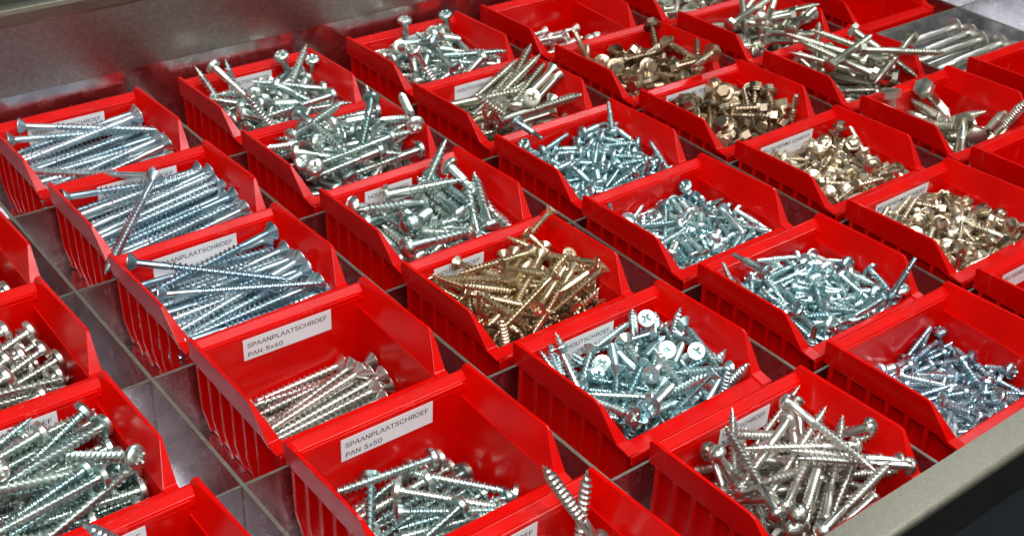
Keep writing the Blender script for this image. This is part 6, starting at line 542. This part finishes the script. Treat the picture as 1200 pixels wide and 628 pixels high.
# front rail: folded, rounded edge
b = MB()
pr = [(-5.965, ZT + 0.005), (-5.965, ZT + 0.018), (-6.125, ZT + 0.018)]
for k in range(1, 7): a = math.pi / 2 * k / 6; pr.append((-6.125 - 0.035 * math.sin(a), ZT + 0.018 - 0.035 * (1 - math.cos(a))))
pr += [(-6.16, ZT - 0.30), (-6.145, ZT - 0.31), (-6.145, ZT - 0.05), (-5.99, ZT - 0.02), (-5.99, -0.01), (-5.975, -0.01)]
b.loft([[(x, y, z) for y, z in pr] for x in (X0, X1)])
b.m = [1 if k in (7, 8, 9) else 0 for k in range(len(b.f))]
link('front_rail', b.mesh('front_rail', [M_RAIL, M_FACE_REFL]), tray, 0)
b = MB(); b.box(X0, X1, 0.10, 0.12, 0.001, ZT + 0.135); link('back_wall', b.mesh('back_wall', [M_TRAY]), tray)

# ---------------------------------------------------------------- upper shelf edge behind the tray
up = bpy.data.objects.new('upper_shelf', None); C.objects.link(up); up.location = (0, 0.2 * S, 0)
tag(up, 'worn grey steel shelf front rising behind the back row of bins', 'shelf')
b = MB(); T2 = ZT + 0.62
pr = [(0.035, ZT + 0.128), (0.045, ZT + 0.120), (0.30, ZT + 0.118), (0.30, ZT + 0.135), (0.05, ZT + 0.14), (0.05, T2), (0.035, T2)]
b.loft([[(x, y, z) for y, z in pr] for x in (X0, X1)])
o = link('front_panel', b.mesh('front_panel', [M_PANEL]), up); o.location = (0, -0.2 * S, 0)
b = MB(); pr = [(0.033, T2 - 0.01), (0.015, T2 + 0.015), (0.012, T2 + 0.085), (0.02, T2 + 0.115), (0.04, T2 + 0.125), (0.10, T2 + 0.125), (0.10, T2 + 0.112), (0.045, T2 + 0.11), (0.034, T2 + 0.095), (0.034, T2)]
b.loft([[(x, y, z) for y, z in pr] for x in (X0, X1)])
o = link('rolled_edge', b.mesh('rolled_edge', [M_RAIL]), up, 0.006); o.location = (0, -0.2 * S, 0)
b = MB(); b.box(X0, X1, 0.11, 5.0, T2 - 0.1, T2 - 0.05)
o = link('shelf_board', b.mesh('shelf_board', [M_BOARD]), up); o.location = (0, -0.2 * S, 0)

# ---------------------------------------------------------------- shop floor far below
b = MB(); b.box(-60, 60, -60, 60, -10.2, -10.0)
tag(link('floor', b.mesh('floor', [M_DARK])), kind='structure')

# ---------------------------------------------------------------- camera
cam = bpy.data.cameras.new('camera'); co = bpy.data.objects.new('camera', cam); C.objects.link(co)
t, ro, h = [0.99986, 0.0618, -0.7031, 1499.45398, -2.21947, -8.2409, 4.05271][:3]; f = [0.99986, 0.0618, -0.7031, 1499.45398, -2.21947, -8.2409, 4.05271][3]
M = Matrix.Rotation(h, 4, 'Z') @ Matrix.Rotation(t, 4, 'X') @ Matrix.Rotation(ro, 4, 'Z')
co.matrix_world = Matrix.Translation(Vector(([0.99986, 0.0618, -0.7031, 1499.45398, -2.21947, -8.2409, 4.05271][4], [0.99986, 0.0618, -0.7031, 1499.45398, -2.21947, -8.2409, 4.05271][5], [0.99986, 0.0618, -0.7031, 1499.45398, -2.21947, -8.2409, 4.05271][6] + ZT)) * S) @ M
cam.sensor_width = 36; cam.lens = f / 1200 * 36; cam.clip_start = 0.01; cam.clip_end = 50
bpy.context.scene.camera = co
cam.dof.use_dof = True; cam.dof.focus_distance = 0.52; cam.dof.aperture_fstop = 36

# ---------------------------------------------------------------- light
def area(name, loc, target, sx, sy, power, col=(1, 1, 1)):
    l = bpy.data.lights.new(name, 'AREA'); l.shape = 'RECTANGLE'; l.size = sx; l.size_y = sy; l.energy = power; l.color = col
    o = bpy.data.objects.new(name, l); C.objects.link(o); o.location = loc
    o.rotation_euler = (Vector(target) - Vector(loc)).to_track_quat('-Z', 'Y').to_euler()
    return o
CT = (0.22, -0.25, 0.03)
area('ceiling_lamp', (-0.35, -0.75, 1.5), CT, 1.2, 0.07, 15, (1.0, 0.97, 0.93))
area('ceiling_lamp', (0.55, -1.25, 1.45), CT, 1.2, 0.06, 12, (0.93, 0.97, 1.0))
area('ceiling_lamp', (1.1, -0.1, 1.5), CT, 0.06, 1.2, 6, (0.90, 0.96, 1.0))
area('flash_lamp', (-0.30, -0.80, 0.62), CT, 0.10, 0.07, 2.2, (1, 1, 1))
w = bpy.data.worlds.new('World'); bpy.context.scene.world = w; w.use_nodes = True
nt = w.node_tree; bg = nt.nodes['Background']
tc = node(nt, 'ShaderNodeTexCoord'); n = node(nt, 'ShaderNodeTexNoise', Scale=2.6, Detail=3.0)
nt.links.new(tc.outputs['Generated'], n.inputs['Vector'])
r = ramp(nt, n.outputs['Fac'], [(0.40, (0.004, 0.010, 0.012)), (0.53, (0.09, 0.15, 0.16)), (0.66, (1.15, 1.08, 0.98))])
sp = node(nt, 'ShaderNodeSeparateXYZ'); nt.links.new(tc.outputs['Generated'], sp.inputs[0])
mr = node(nt, 'ShaderNodeMapRange'); mr.inputs['From Min'].default_value = -0.15; mr.inputs['From Max'].default_value = 0.25; mr.inputs['To Min'].default_value = 0.03; mr.inputs['To Max'].default_value = 1.0
nt.links.new(sp.outputs['Z'], mr.inputs['Value'])
mx = node(nt, 'ShaderNodeMixRGB', blend_type='MULTIPLY'); mx.inputs[0].default_value = 1
nt.links.new(r.outputs[0], mx.inputs[1]); nt.links.new(mr.outputs[0], mx.inputs[2])
nt.links.new(mx.outputs[0], bg.inputs['Color']); bg.inputs['Strength'].default_value = 1.0

sc = bpy.context.scene
sc.view_settings.view_transform = 'Standard'; sc.view_settings.look = 'None'; sc.view_settings.exposure = 0.0; sc.view_settings.gamma = 1.0
sc.render.engine = 'CYCLES'; sc.cycles.use_denoising = True; sc.cycles.max_bounces = 8; sc.cycles.glossy_bounces = 5
